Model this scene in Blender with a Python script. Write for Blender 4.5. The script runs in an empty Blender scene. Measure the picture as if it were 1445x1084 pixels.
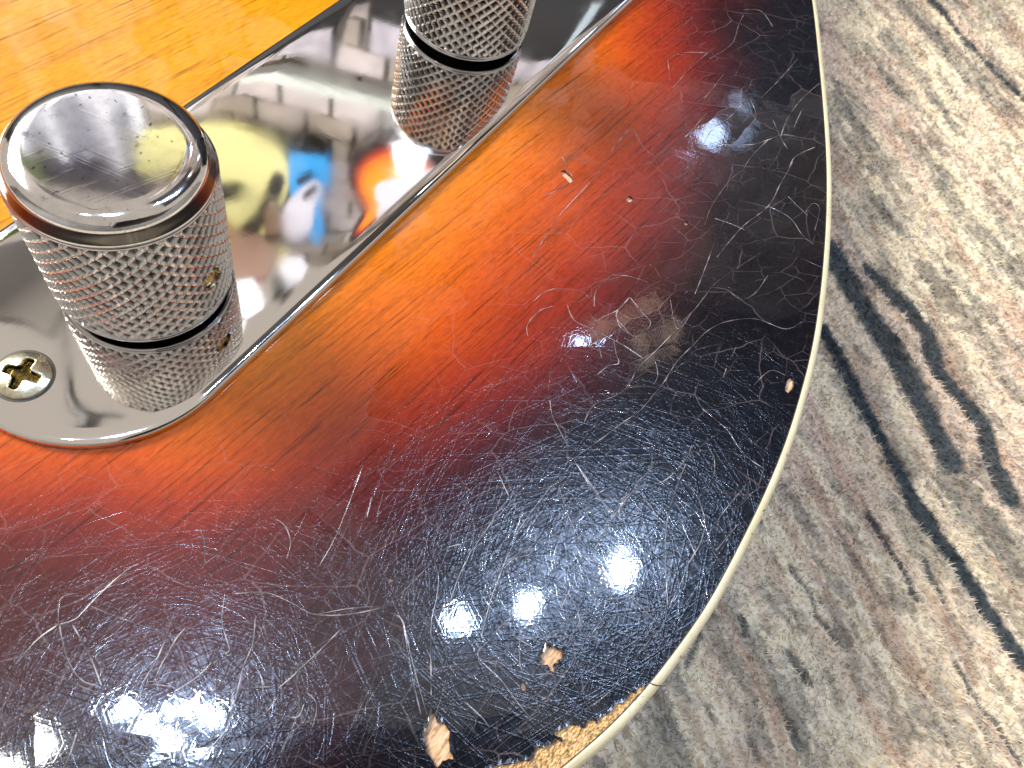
import bpy, bmesh, math, random
import numpy as np
from mathutils import Vector, Matrix
from mathutils.geometry import delaunay_2d_cdt

random.seed(7); rng = np.random.default_rng(7)
sc = bpy.context.scene
COL = sc.collection
MM = 0.001
TOP = 45.0                      # body top above the rug, mm

# ------------------------------------------------------------ camera
FPX = 1104.77
CR = np.array([[0.5467014762898246, -0.8060654957820539, 0.22666255167574134],
               [-0.682138306508471, -0.5857356903028363, -0.43772255128016324],
               [0.485597391484223, 0.08468835584123466, -0.8700707188318813]])
CC = np.array([-22.96814671, -49.66649046, 85.04705644])
cam = bpy.data.cameras.new('camera'); camo = bpy.data.objects.new('camera', cam); COL.objects.link(camo)
cam.sensor_width = 36.0; cam.lens = FPX / 1445 * 36.0
cam.clip_start = 0.005; cam.clip_end = 60
m3 = Matrix(((CR[0][0], -CR[1][0], -CR[2][0]), (CR[0][1], -CR[1][1], -CR[2][1]), (CR[0][2], -CR[1][2], -CR[2][2])))
camo.matrix_world = Matrix.Translation(Vector((CC[0], CC[1], CC[2] + TOP)) * MM) @ m3.to_4x4()
cam.dof.use_dof = True; cam.dof.focus_distance = 0.100; cam.dof.aperture_fstop = 85
sc.camera = camo

def at(u, v, z=0.0):
    """photo pixel -> point (mm) on the level plane z (0 = lacquer surface)"""
    d = CR.T @ np.array([(u - 722.5) / FPX, (v - 542) / FPX, 1.0])
    return CC + d * ((z - CC[2]) / d[2])
def at2(pts, z=0.0):
    return [tuple(at(u, v, z)[:2]) for u, v in pts]

# ------------------------------------------------------------ world, lights
W = bpy.data.worlds.new('World'); sc.world = W; W.use_nodes = True
bg = W.node_tree.nodes['Background']
bg.inputs[0].default_value = (0.80, 0.70, 0.60, 1); bg.inputs[1].default_value = 0.78
sc.view_settings.view_transform = 'Standard'; sc.view_settings.look = 'None'
sc.view_settings.exposure = 0.0; sc.view_settings.gamma = 1

def mirror_dir(u, v, z=0.0):
    P = at(u, v, z); d = P - CC; d = d / np.linalg.norm(d); d[2] *= -1
    return P, d
def lamp(name, u, v, height, radius, power, col=(1, 1, 1), z=0.0, spread=180):
    P, d = mirror_dir(u, v, z); Q = P + d * (height / d[2])
    L = bpy.data.lights.new(name, 'AREA'); L.shape = 'DISK'; L.size = 2 * radius * MM; L.energy = power; L.color = col
    L.spread = math.radians(spread)
    o = bpy.data.objects.new(name, L); COL.objects.link(o)
    o.location = Vector((Q[0], Q[1], Q[2] + TOP)) * MM
    dirv = Vector((-Q[0], -Q[1], -Q[2]))
    o.rotation_euler = dirv.to_track_quat('-Z', 'Y').to_euler()
    return o
COOL = (0.50, 0.67, 1.0)
lamp('ceiling_spotlight', 876, 779, 1500, 15, 7.0, COOL)
lamp('ceiling_spotlight', 756, 832, 1500, 13, 4.8, COOL)
lamp('ceiling_spotlight', 664, 858, 1500, 15, 1.2, COOL)
for u_, v_, p_ in ((205, 985, 1.0), (243, 1012, 1.3), (290, 992, 1.3), (326, 1008, 1.1), (266, 1050, 1.0), (215, 1040, 0.6)):
    lamp('ceiling_spotlight', u_, v_, 1500, 15, p_, COOL)
lamp('ceiling_spotlight', 15, 1064, 1500, 30, 0.8, (0.95, 0.97, 1))
lamp('ceiling_spotlight', 835, 486, 1500, 16, 0.22, COOL)
lamp('ceiling_spotlight', 568, 217, 1900, 18, 0.5, (1, 1, 1), 1.2)
lamp('ceiling_spotlight', 587, 226, 1900, 18, 0.5, (1, 1, 1), 1.2)
lamp('ceiling_spotlight', 985, 222, 1700, 45, 0.5, COOL)  # discs added here and below, shaping one bluish streak of sheen
lamp('ceiling_spotlight', 1045, 160, 1700, 70, 0.22, COOL)
lamp('ceiling_spotlight', 1090, 120, 1700, 70, 0.22, COOL)
# the shop window, away beyond the left of the plate
def area(name, loc, target, sx, sy, power, col):
    L = bpy.data.lights.new(name, 'AREA'); L.shape = 'RECTANGLE'; L.size = sx; L.size_y = sy; L.energy = power; L.color = col
    o = bpy.data.objects.new(name, L); COL.objects.link(o); o.location = loc
    o.rotation_euler = (Vector(target) - Vector(loc)).to_track_quat('-Z', 'Y').to_euler()
    return o
area('added_wall_light', (-1.1, -1.1, 2.5), (1.9, 1.0, 2.45), 0.5, 0.5, 15, (1, 0.97, 0.93)).data.spread = math.radians(62)  # added lamp, out of view, brightens the wall mirrored in the plate
area('window_daylight', (0.0, 2.7, 2.15), (0.1, 0, 0), 1.5, 1.0, 205, (1.0, 0.95, 0.86))

# ------------------------------------------------------------ helpers
def tag(o, label=None, cat=None, group=None, kind=None):
    if label: o['label'] = label
    if cat: o['category'] = cat
    if group: o['group'] = group
    if kind: o['kind'] = kind
    return o
def empty(name, loc=(0, 0, 0)):
    o = bpy.data.objects.new(name, None); COL.objects.link(o); o.location = loc; o.empty_display_size = 0.01
    return o
def mesh(name, V, F, mat, parent=None, smooth=False, dz=0.0, attrs=None, raw=False):
    V = np.asarray(V, float)
    if not raw: V = (V + np.array([0, 0, dz])) * MM
    me = bpy.data.meshes.new(name)
    if isinstance(F, np.ndarray):
        me.vertices.add(len(V)); me.vertices.foreach_set('co', V.astype(np.float32).ravel())
        n = F.shape[1]
        me.loops.add(F.size); me.loops.foreach_set('vertex_index', F.astype(np.int32).ravel())
        me.polygons.add(len(F)); me.polygons.foreach_set('loop_start', np.arange(0, F.size, n, dtype=np.int32))
        me.update(calc_edges=True); me.validate()
    else:
        me.from_pydata([tuple(v) for v in V], [], [tuple(f) for f in F])
    me.polygons.foreach_set('use_smooth', [smooth] * len(me.polygons))
    if attrs:
        for k, a in attrs.items():
            a = np.asarray(a, np.float32)
            if a.ndim == 1:
                at_ = me.attributes.new(k, 'FLOAT', 'POINT'); at_.data.foreach_set('value', a)
            else:
                at_ = me.attributes.new(k, 'FLOAT_COLOR', 'POINT')
                at_.data.foreach_set('color', np.concatenate([a, np.ones((len(a), 1))], 1).astype(np.float32).ravel())
    me.materials.append(mat); me.update()
    o = bpy.data.objects.new(name, me); COL.objects.link(o)
    if parent is not None: o.parent = parent
    return o

def hash2(ix, iy, seed):
    n = (ix.astype(np.int64) * 374761393 + iy.astype(np.int64) * 668265263 + seed * 1442695041) & 0xffffffff
    n = ((n ^ (n >> 13)) * 1274126177) & 0xffffffff
    n = (n ^ (n >> 16)) & 0xffffffff
    return n / 4294967295.0
def vnoise(x, y, seed=0):
    ix = np.floor(x); iy = np.floor(y); fx = x - ix; fy = y - iy
    fx = fx * fx * (3 - 2 * fx); fy = fy * fy * (3 - 2 * fy)
    a = hash2(ix, iy, seed); b = hash2(ix + 1, iy, seed); c = hash2(ix, iy + 1, seed); d = hash2(ix + 1, iy + 1, seed)
    return (a * (1 - fx) + b * fx) * (1 - fy) + (c * (1 - fx) + d * fx) * fy
def fbm(x, y, seed=0, o=4):
    s = 0; A = 0.5; t = 0
    for k in range(o):
        s = s + A * vnoise(x * 2 ** k + 17.3 * k, y * 2 ** k - 9.1 * k, seed + k); t += A; A *= 0.5
    return s / t
def sstep(a, b, x):
    t = np.clip((x - a) / (b - a), 0, 1); return t * t * (3 - 2 * t)

# node helper
class N:
    def __init__(s, name):
        s.m = bpy.data.materials.new(name); s.m.use_nodes = True; s.t = s.m.node_tree
        s.b = s.t.nodes['Principled BSDF']; s.out = s.t.nodes['Material Output']
    def n(s, typ, **kw):
        nd = s.t.nodes.new(typ)
        for k, v in kw.items(): setattr(nd, k, v)
        return nd
    def l(s, a, b): s.t.links.new(a, b)
    def set(s, **kw):
        for k, v in kw.items(): s.b.inputs[k.replace('_', ' ')].default_value = v
        return s
    def math(s, op, a, b=None, c=None):
        nd = s.n('ShaderNodeMath', operation=op)
        for i, q in enumerate((a, b, c)):
            if q is None: continue
            if isinstance(q, (int, float)): nd.inputs[i].default_value = q
            else: s.l(q, nd.inputs[i])
        return nd.outputs[0]
    def coords(s, scale=(1, 1, 1), rot=0.0):
        tc = s.n('ShaderNodeTexCoord'); mp = s.n('ShaderNodeMapping')
        # rotate first, then stretch
        r = s.n('ShaderNodeVectorRotate', rotation_type='Z_AXIS'); r.inputs['Angle'].default_value = rot
        s.l(tc.outputs['Object'], r.inputs['Vector']); s.l(r.outputs[0], mp.inputs['Vector'])
        mp.inputs['Scale'].default_value = scale
        return mp.outputs[0]
    def noise(s, vec, scale, detail=3, rough=0.55, dist=0.0):
        nd = s.n('ShaderNodeTexNoise'); s.l(vec, nd.inputs['Vector'])
        nd.inputs['Scale'].default_value = scale; nd.inputs['Detail'].default_value = detail
        nd.inputs['Roughness'].default_value = rough; nd.inputs['Distortion'].default_value = dist
        return nd.outputs['Fac']
    def ramp(s, fac, stops, interp='LINEAR'):
        nd = s.n('ShaderNodeValToRGB'); cr = nd.color_ramp; cr.interpolation = interp
        while len(cr.elements) < len(stops): cr.elements.new(0.5)
        for e, (p, c) in zip(cr.elements, stops):
            e.position = p; e.color = (c, c, c, 1) if isinstance(c, (int, float)) else (*c, 1)
        s.l(fac, nd.inputs[0]); return nd.outputs[0]
    def bump(s, h, strength, dist, normal=None):
        nd = s.n('ShaderNodeBump'); nd.inputs['Strength'].default_value = strength; nd.inputs['Distance'].default_value = dist
        s.l(h, nd.inputs['Height'])
        if normal is not None: s.l(normal, nd.inputs['Normal'])
        return nd.outputs[0]
    def mix(s, f, a, b, typ='MIX'):
        nd = s.n('ShaderNodeMix', data_type='RGBA', blend_type=typ)
        for i, q in ((0, f), (6, a), (7, b)):
            if isinstance(q, (int, float)): nd.inputs[i].default_value = q
            elif isinstance(q, tuple): nd.inputs[i].default_value = (*q, 1)
            else: s.l(q, nd.inputs[i])
        return nd.outputs[2]

GRAIN = math.radians(6)          # rotate so that grain runs along local X

# ------------------------------------------------------------ materials
def mat_lacquer():
    m = N('sunburst_lacquer')
    at_ = m.n('ShaderNodeAttribute', attribute_name='burst'); t = at_.outputs['Fac']
    g1 = m.noise(m.coords((0.028, 1, 1), GRAIN), 2600, 3, 0.6, 0.2)
    g2 = m.noise(m.coords((0.05, 1, 1), GRAIN), 520, 3, 0.6, 0.5)
    bl = m.noise(m.coords((1, 2, 1), GRAIN), 55, 3)
    dt = m.math('MULTIPLY', m.math('SUBTRACT', bl, 0.5), 0.16)
    dg = m.math('MULTIPLY', m.math('SUBTRACT', g2, 0.5), 0.05)
    tt = m.math('ADD', m.math('ADD', t, dt), dg)
    c = m.ramp(tt, [(0.0, (0.68, 0.262, 0.003)), (0.14, (0.66, 0.185, 0.003)), (0.30, (0.58, 0.112, 0.003)),
                    (0.45, (0.47, 0.064, 0.005)), (0.59, (0.28, 0.026, 0.008)), (0.71, (0.13, 0.013, 0.010)),
                    (0.84, (0.042, 0.0065, 0.008)), (0.94, (0.008, 0.004, 0.006)), (1.0, (0.003, 0.0032, 0.006))])
    # dark pores and growth lines of the wood under the colour
    p1 = m.ramp(g1, [(0.32, 0.38), (0.42, 0.88), (0.52, 1.0)])
    p2 = m.ramp(g2, [(0.30, 0.74), (0.46, 1.0), (0.75, 1.05)])
    fine = m.ramp(m.noise(m.coords((0.3, 1, 1), GRAIN), 2400, 2), [(0.3, 0.80), (0.6, 1.06)])
    c = m.mix(1.0, c, p1, 'MULTIPLY'); c = m.mix(1.0, c, p2, 'MULTIPLY'); c = m.mix(1.0, c, fine, 'MULTIPLY')
    m.l(c, m.b.inputs['Base Color'])
    # craze network: distorted voronoi borders, two sizes, present in patches only
    vec = m.coords((1, 1.55, 1), GRAIN + 0.5)
    dn = m.n('ShaderNodeTexNoise'); m.l(vec, dn.inputs['Vector']); dn.inputs['Scale'].default_value = 95; dn.inputs['Detail'].default_value = 3
    vm = m.n('ShaderNodeVectorMath', operation='MULTIPLY_ADD'); m.l(dn.outputs['Color'], vm.inputs[0])
    vm.inputs[1].default_value = (0.0045, 0.0045, 0); m.l(vec, vm.inputs[2])
    hs = None; tilt = None
    for sc_, w in ((95, 0.013), (230, 0.026)):
        vo = m.n('ShaderNodeTexVoronoi', feature='DISTANCE_TO_EDGE'); m.l(vm.outputs[0], vo.inputs['Vector']); vo.inputs['Scale'].default_value = sc_
        vo.voronoi_dimensions = '2D'
        e = m.ramp(vo.outputs['Distance'], [(0.0, 1.0), (w * 0.5, 0.8), (w, 0.0)])
        mk = m.ramp(m.noise(vec, sc_ * 0.9, 2), [(0.42, 0.0), (0.58, 1.0)])
        e = m.math('MULTIPLY', e, mk)
        hs = e if hs is None else m.math('MAXIMUM', hs, m.math('MULTIPLY', e, 0.6))
    vc = m.n('ShaderNodeTexVoronoi', feature='F1'); vc.voronoi_dimensions = '2D'; m.l(vm.outputs[0], vc.inputs['Vector']); vc.inputs['Scale'].default_value = 95
    fade = m.ramp(t, [(0.1, 0.04), (0.4, 0.35), (0.75, 1.0)])
    # micro scratches in several directions
    hh = None
    for i, (ang, s_, ) in enumerate(((0.05, 1000), (0.45, 1250), (0.85, 950), (1.25, 1350), (1.65, 1100), (2.05, 1300), (2.45, 1050), (2.85, 1400))):
        nz = m.noise(m.coords((0.035, 1, 1), ang), s_, 1, 0.5, 0.25)
        r = m.ramp(nz, [(0.36, 0.0), (0.42, 1.0), (0.48, 0.0)]) if i % 2 else m.ramp(nz, [(0.56, 0.0), (0.61, 1.0), (0.66, 0.0)])
        hh = r if hh is None else m.math('ADD', hh, r)
    wav = m.noise(m.coords((1, 1, 1), 0), 110, 2)
    nrm = m.bump(wav, 0.35, 0.00012)
    sfield = m.math('MULTIPLY', hh, m.ramp(t, [(0.2, 0.12), (0.7, 1.0)]))
    nbase = m.bump(sfield, 1.0, 0.000006, nrm)
    nrm = m.bump(sfield, 0.12, 0.0000035, nrm)
    nrm = m.bump(m.math('MULTIPLY', hs, fade), -0.8, 0.00002, nrm)
    # each craze cell sits at its own slight angle
    sv = m.n('ShaderNodeVectorMath', operation='SUBTRACT'); m.l(vc.outputs['Color'], sv.inputs[0]); sv.inputs[1].default_value = (0.5, 0.5, 0.5)
    sm = m.n('ShaderNodeVectorMath', operation='MULTIPLY_ADD'); m.l(sv.outputs[0], sm.inputs[0]); sm.inputs[1].default_value = (0.03, 0.03, 0); m.l(nrm, sm.inputs[2])
    nn = m.n('ShaderNodeVectorMath', operation='NORMALIZE'); m.l(sm.outputs[0], nn.inputs[0])
    m.l(nbase, m.b.inputs['Normal']); m.l(nn.outputs[0], m.b.inputs['Coat Normal'])
    m.set(Roughness=0.19, Coat_Weight=1.0, Coat_Roughness=0.038, Coat_IOR=1.5)
    m.b.inputs['Specular IOR Level'].default_value = 0.24
    # the cracks scatter a little light
    ck = m.math('MULTIPLY', m.math('MULTIPLY', hs, fade), 0.20)
    c2 = m.mix(ck, c, (0.35, 0.27, 0.27)); m.l(c2, m.b.inputs['Base Color'])
    return m.m

def mat_chrome(name, col=(0.80, 0.79, 0.79), rough=0.06, bumpy=0.0, dirt=False, scratch=0.0, wear=False, groove=False):
    m = N(name); m.set(Metallic=1.0, Roughness=rough); m.b.inputs['Base Color'].default_value = (*col, 1)
    if dirt:
        nz = m.noise(m.coords(), 900, 4); c = m.ramp(nz, [(0.38, tuple(0.45 * x for x in col)), (0.55, col)]); m.l(c, m.b.inputs['Base Color'])
    if wear:
        nz = m.noise(m.coords(), 420, 6, 0.7); c = m.ramp(nz, [(0.30, (0.30, 0.29, 0.30)), (0.40, tuple(0.86 * x for x in col)), (0.6, col)])
        sp = m.ramp(m.noise(m.coords(), 1500, 2), [(0.68, 1.0), (0.74, 0.35)]); c = m.mix(1.0, c, sp, 'MULTIPLY'); m.l(c, m.b.inputs['Base Color'])
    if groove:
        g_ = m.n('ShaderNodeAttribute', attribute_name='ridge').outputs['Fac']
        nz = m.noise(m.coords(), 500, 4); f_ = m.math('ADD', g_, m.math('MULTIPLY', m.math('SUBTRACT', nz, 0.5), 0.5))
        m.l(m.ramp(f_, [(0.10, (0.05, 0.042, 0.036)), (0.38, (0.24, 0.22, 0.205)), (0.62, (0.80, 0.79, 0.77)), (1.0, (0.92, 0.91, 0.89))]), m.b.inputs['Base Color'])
    h = None
    rr = m.ramp(m.noise(m.coords(), 160, 4), [(0.35, rough * 0.6), (0.7, rough * 1.9)]); m.l(rr, m.b.inputs['Roughness'])
    nrm = None
    if bumpy: nrm = m.bump(m.noise(m.coords(), 700, 3), bumpy, 0.00004)
    if scratch:
        s_ = m.ramp(m.noise(m.coords((0.03, 1, 1), 0.3), 1600, 1), [(0.60, 0), (0.66, 1), (0.72, 0)])
        s2 = m.ramp(m.noise(m.coords((0.03, 1, 1), 1.3), 1400, 1), [(0.62, 0), (0.67, 1), (0.72, 0)])
        nrm = m.bump(m.math('ADD', s_, s2), scratch, 0.000004, nrm) if nrm is not None else m.bump(m.math('ADD', s_, s2), scratch, 0.000004)
    if nrm is not None: m.l(nrm, m.b.inputs['Normal'])
    return m.m

def mat_plain(name, col, rough=0.5, var=0.15, scale=300, bump=0.0, coat=0.0, metal=0.0):
    m = N(name); nz = m.noise(m.coords(), scale, 4)
    c = m.ramp(nz, [(0.3, tuple(x * (1 - var) for x in col)), (0.7, tuple(min(1, x * (1 + var)) for x in col))])
    m.l(c, m.b.inputs['Base Color']); m.set(Roughness=rough, Coat_Weight=coat, Metallic=metal)
    if bump: m.l(m.bump(nz, 1.0, bump), m.b.inputs['Normal'])
    return m.m

def mat_wood_bare():
    m = N('bare_wood')
    nz = m.noise(m.coords((1, 4, 1), GRAIN), 700, 5); n2 = m.noise(m.coords(), 1300, 4)
    c = m.ramp(nz, [(0.28, (0.36, 0.17, 0.055)), (0.5, (0.70, 0.44, 0.25)), (0.72, (0.82, 0.60, 0.40))])
    c = m.mix(1.0, c, m.ramp(n2, [(0.3, 0.55), (0.5, 1.0)]), 'MULTIPLY')
    m.l(c, m.b.inputs['Base Color']); m.set(Roughness=0.75)
    m.l(m.bump(m.math('ADD', n2, nz), 1.0, 0.00012), m.b.inputs['Normal'])
    return m.m

def mat_binding():
    m = N('aged_cream_binding')
    nz = m.noise(m.coords(), 170, 5); n2 = m.noise(m.coords(), 1500, 3)
    c = m.ramp(nz, [(0.3, (0.60, 0.52, 0.31)), (0.7, (0.74, 0.67, 0.45))])
    c = m.mix(1.0, c, m.ramp(n2, [(0.27, 0.55), (0.36, 1.0)]), 'MULTIPLY')
    m.l(c, m.b.inputs['Base Color']); m.set(Roughness=0.35, Coat_Weight=0.3, Coat_Roughness=0.2)
    m.b.inputs['Subsurface Weight'].default_value = 0.15; m.b.inputs['Subsurface Scale'].default_value = 0.0006
    m.l(m.bump(n2, 0.4, 0.00003), m.b.inputs['Normal'])
    return m.m

def mat_attr(name, rough=0.95, sheen=0.0):
    m = N(name); a = m.n('ShaderNodeAttribute', attribute_name='Col'); m.l(a.outputs['Color'], m.b.inputs['Base Color'])
    m.set(Roughness=rough); m.b.inputs['Specular IOR Level'].default_value = 0.15; m.b.inputs['Sheen Weight'].default_value = sheen
    return m.m

M_LAC = mat_lacquer(); M_WOOD = mat_wood_bare(); M_BIND = mat_binding()
M_PLATE = mat_chrome('polished_chrome_plate', rough=0.04, scratch=0.035)
M_CAP = mat_chrome('worn_chrome_cap', (0.80, 0.79, 0.80), 0.055, 0.05, scratch=0.16, wear=True)
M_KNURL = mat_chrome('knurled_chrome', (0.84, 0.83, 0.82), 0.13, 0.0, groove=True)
M_BAND = mat_chrome('dark_reflection_band', (0.13, 0.125, 0.12), 0.10)  # dark room reflection painted into the colour of the cap's band
M_BRASS = mat_chrome('brass', (0.85, 0.62, 0.22), 0.18, 0.1, dirt=True)
M_SCREW = mat_chrome('tarnished_nickel', (0.74, 0.70, 0.58), 0.22, 0.5, dirt=True)
M_GRIME_GAP = mat_plain('grime_and_shadow_gap', (0.035, 0.028, 0.012), 0.5, 0.6, 900)
M_SIDE = mat_plain('black_lacquered_side', (0.006, 0.005, 0.006), 0.15, 0.3, 80, 0, 1.0)

# ------------------------------------------------------------ body outline (mm, plan)
outer_px = [(1112, -200), (1137, -95), (1153.7, 0), (1162.7, 75), (1171, 160), (1175.5, 230), (1176.2, 285), (1174.7, 335), (1169, 410), (1158, 490), (1141.3, 560),
            (1118.4, 635), (1087, 712), (1044, 800), (1014, 856), (985.5, 900), (930, 975), (880, 1030.4), (820.4, 1084)]
vis = at2(outer_px)
rest = [(-16.5, -67.6), (-29, -60.0), (-48, -43), (-68, -10), (-80, 35), (-84, 90), (-78, 145), (-58, 195), (-25, 230), (20, 246), (80, 240), (150, 212), (205, 205),
        (262, 220), (312, 200), (334, 160), (318, 110), (300, 62), (316, 25), (340, -8), (335, -45), (305, -60), (268, -28), (232, 4)]
ctrl = vis + rest
def catmull(P, step=0.6, closed=True):
    P = np.array(P); n = len(P); out = []
    for i in range(n if closed else n - 1):
        if closed: p0, p1, p2, p3 = P[(i - 1) % n], P[i], P[(i + 1) % n], P[(i + 2) % n]
        else: p0, p1, p2, p3 = P[max(i - 1, 0)], P[i], P[i + 1], P[min(i + 2, n - 1)]
        k = max(2, int(np.linalg.norm(p2 - p1) / step))
        # centripetal-ish
        for j in range(k):
            t = j / k
            out.append(0.5 * ((2 * p1) + (-p0 + p2) * t + (2 * p0 - 5 * p1 + 4 * p2 - p3) * t * t + (-p0 + 3 * p1 - 3 * p2 + p3) * t ** 3))
    if not closed: out.append(P[-1])
    return np.array(out)
OUT = catmull(ctrl, 1.5)
# smooth lightly and resample evenly
for _ in range(3): OUT = (np.roll(OUT, 1, 0) + 2 * OUT + np.roll(OUT, -1, 0)) / 4
def resample(P, step):
    Q = np.vstack([P, P[:1]]); s = np.concatenate([[0], np.cumsum(np.linalg.norm(np.diff(Q, axis=0), axis=1))])
    n = int(s[-1] / step); u = np.linspace(0, s[-1], n, endpoint=False)
    return np.stack([np.interp(u, s, Q[:, 0]), np.interp(u, s, Q[:, 1])], 1)
OUT = resample(OUT, 0.8)
if np.sum(OUT[:, 0] * np.roll(OUT[:, 1], -1) - np.roll(OUT[:, 0], -1) * OUT[:, 1]) < 0: OUT = OUT[::-1]
tg = np.roll(OUT, -1, 0) - np.roll(OUT, 1, 0); tg /= np.linalg.norm(tg, axis=1)[:, None]
NRM = np.stack([tg[:, 1], -tg[:, 0]], 1)                    # outward
for _ in range(4):
    NRM = (np.roll(NRM, 1, 0) + NRM + np.roll(NRM, -1, 0)); NRM /= np.linalg.norm(NRM, axis=1)[:, None]
BW = 1.22
INN = OUT - NRM * BW

guitar = tag(empty('electric_guitar', (0, 0, 0)),
             'sunburst electric guitar with crazed, chipped lacquer, cream binding and chrome control plate', 'guitar')

def loft(name, prof, mat, parent, smooth=True, base=OUT):
    """prof: list of (offset outward, z)"""
    n = len(base); V = []; F = []
    for off, z in prof: V += [(p[0] + q[0] * off, p[1] + q[1] * off, z) for p, q in zip(base, NRM)]
    for k in range(len(prof) - 1):
        for i in range(n):
            j = (i + 1) % n; F.append((k * n + i, k * n + j, (k + 1) * n + j, (k + 1) * n + i))
    return mesh(name, V, F, mat, parent, smooth, TOP)

def jitter_poly(pts, amp, sub=3, seed=1):
    r = np.random.default_rng(seed); P = np.array(pts); out = []
    n = len(P)
    for i in range(n):
        a = P[i]; b = P[(i + 1) % n]
        for k in range(sub):
            q = a + (b - a) * k / sub
            out.append(q + r.normal(0, amp, 2))
    return np.array(out)

# chips through the lacquer (pixel outlines laid onto the top)
def crop(pts, x0, y0, s): return [(x0 + x / s, y0 + y / s) for x, y in pts]
star = crop([(765, 222), (785, 238), (800, 232), (812, 246), (836, 244), (833, 285), (812, 290), (822, 303), (801, 305), (795, 318), (803, 352), (783, 338), (770, 312), (742, 312), (736, 296), (748, 288), (738, 268), (756, 258)], 560, 850, 3.61)
tall = crop([(182, 560), (198, 588), (203, 616), (222, 606), (244, 622), (268, 655), (265, 700), (272, 760), (290, 800), (262, 800), (232, 808), (206, 840), (186, 812), (158, 775), (140, 712), (142, 662), (158, 625), (165, 590)], 560, 850, 3.61)
star = [(777 + (x - 777) * 1.2, 928 + (y - 928) * 1.2) for x, y in star]
chips = [star, tall,
         crop([(266, 698), (278, 694), (306, 716), (318, 738), (300, 748), (286, 730), (270, 716)], 700, 0, 2.89),
         crop([(530, 806), (548, 800), (562, 812), (545, 826), (534, 820)], 700, 0, 2.89),
         crop([(766, 904), (776, 900), (786, 910), (776, 920), (767, 914)], 700, 0, 2.89),
         crop([(1186, 540), (1205, 524), (1218, 540), (1210, 572), (1192, 594), (1178, 580), (1182, 560)], 700, 350, 2.89),
         crop([(1088, 676), (1096, 676), (1099, 684), (1092, 688)], 700, 0, 2.89),
         [(553, 746), (558, 746), (559, 751), (554, 752)], [(736, 964), (741, 962), (743, 972), (739, 977), (735, 972)],
         [(956.5, 713), (960, 712), (961, 716), (957.5, 717)], [(548, 816), (553, 815), (555, 820), (550, 822)]]
worn = crop([(0, 945), (80, 960), (130, 900), (160, 780), (220, 765), (270, 775), (330, 735), (380, 715), (440, 690), (480, 652), (560, 650), (500, 620), (425, 600), (430, 562), (520, 505), (600, 470), (700, 440), (770, 440), (830, 480), (880, 470), (900, 405), (960, 372), (1010, 368), (1050, 408), (1100, 350), (1150, 310), (1210, 290), (1250, 240), (1340, 130), (1445, 122)], 740, 980, 10.32) \
    + crop([(100, 960), (150, 930), (200, 930), (225, 880), (260, 840), (300, 820), (345, 812), (390, 826), (425, 850), (470, 800)], 880, 900, 12.04)
wornL = [(655, 1110), (672, 1092), (690, 1086), (702, 1079), (722, 1077), (732, 1074)]
worn_poly = np.array(at2(wornL + worn))

# lacquer outline = inner edge of binding, pulled inwards along the worn stretch
lac = INN.copy()
a_end = worn_poly[-1]; a_start = worn_poly[0]
i1 = int(np.argmin(np.linalg.norm(lac - a_end, axis=1))); i0 = int(np.argmin(np.linalg.norm(lac - a_start, axis=1)))
n = len(lac)
def between(i, j):
    out = []; k = i
    while k != j: out.append(k); k = (k + 1) % n
    return out + [j]
A = between(i0, i1); B = between(i1, i0)
wp = jitter_poly(worn_poly, 0.05, 3, 5)[:-3]
if len(A) < len(B):      # going ccw from the left end of the wear to its right end is the short way
    lac_out = [tuple(lac[k]) for k in B] + [tuple(p) for p in wp]
else:
    lac_out = [tuple(lac[k]) for k in A] + [tuple(p) for p in wp[::-1]]
lac_out = np.array(lac_out)

# ---- burst field
ctl = """50,50,0;350,50,0;150,100,0;0,280,0;700,200,.20;600,300,.20;500,400,.22;400,520,.27;300,640,.43;200,650,.47;50,660,.49;0,645,.45;850,60,.36;880,10,.45
760,200,.28;700,300,.30;600,400,.30;550,470,.36;450,560,.43;350,640,.48;300,700,.59;100,700,.60;0,720,.62
900,50,.55;850,150,.46;800,250,.46;750,350,.50;700,430,.52;650,480,.52;600,540,.55;500,620,.58;400,700,.63;300,760,.73;100,780,.75;0,780,.74
960,80,.66;930,150,.60;900,250,.60;870,330,.62;820,420,.64;760,500,.67;700,560,.70;620,620,.73;550,670,.75;450,740,.78;350,800,.80;200,860,.82;0,870,.82
1000,50,.80;990,150,.75;970,250,.77;950,330,.79;900,420,.80;850,480,.83;780,560,.84;700,640,.86;600,720,.86;500,800,.87;400,880,.88;200,950,.87;0,980,.87
1040,50,.93;1030,180,.93;1010,300,.93;980,400,.94;920,500,.95;850,600,.95;750,700,.95;650,800,.95;500,950,.92;400,1000,.91;300,1050,.92;0,1084,.93
1100,100,.99;1050,500,1;950,700,1;800,900,1;600,1050,1""".replace('\n', ';').split(';')
cp = []; cv = []
for s_ in ctl:
    u, v, t = map(float, s_.split(',')); P = at(u, v); cp.append((P[0], P[1])); cv.append(t)
for k in range(0, len(OUT), 60): cp.append(tuple(OUT[k])); cv.append(1.0)
for x, y in ((60, 60), (30, 90), (110, 90), (60, 140), (180, 90), (230, 110), (20, 140), (150, 50), (180, 130), (250, 70)): cp.append((x, y)); cv.append(0.0)
cp = np.array(cp); cv = np.array(cv)
def phi(r): return np.sqrt(r * r + 9.0)
Am = phi(np.linalg.norm(cp[:, None] - cp[None], axis=2)); Am -= 0.6 * np.eye(len(cp))
K = np.block([[Am, np.ones((len(cp), 1))], [np.ones((1, len(cp))), np.zeros((1, 1))]])
sol = np.linalg.solve(K, np.concatenate([cv, [0]])); wgt = sol[:-1]; w0 = sol[-1]
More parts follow.
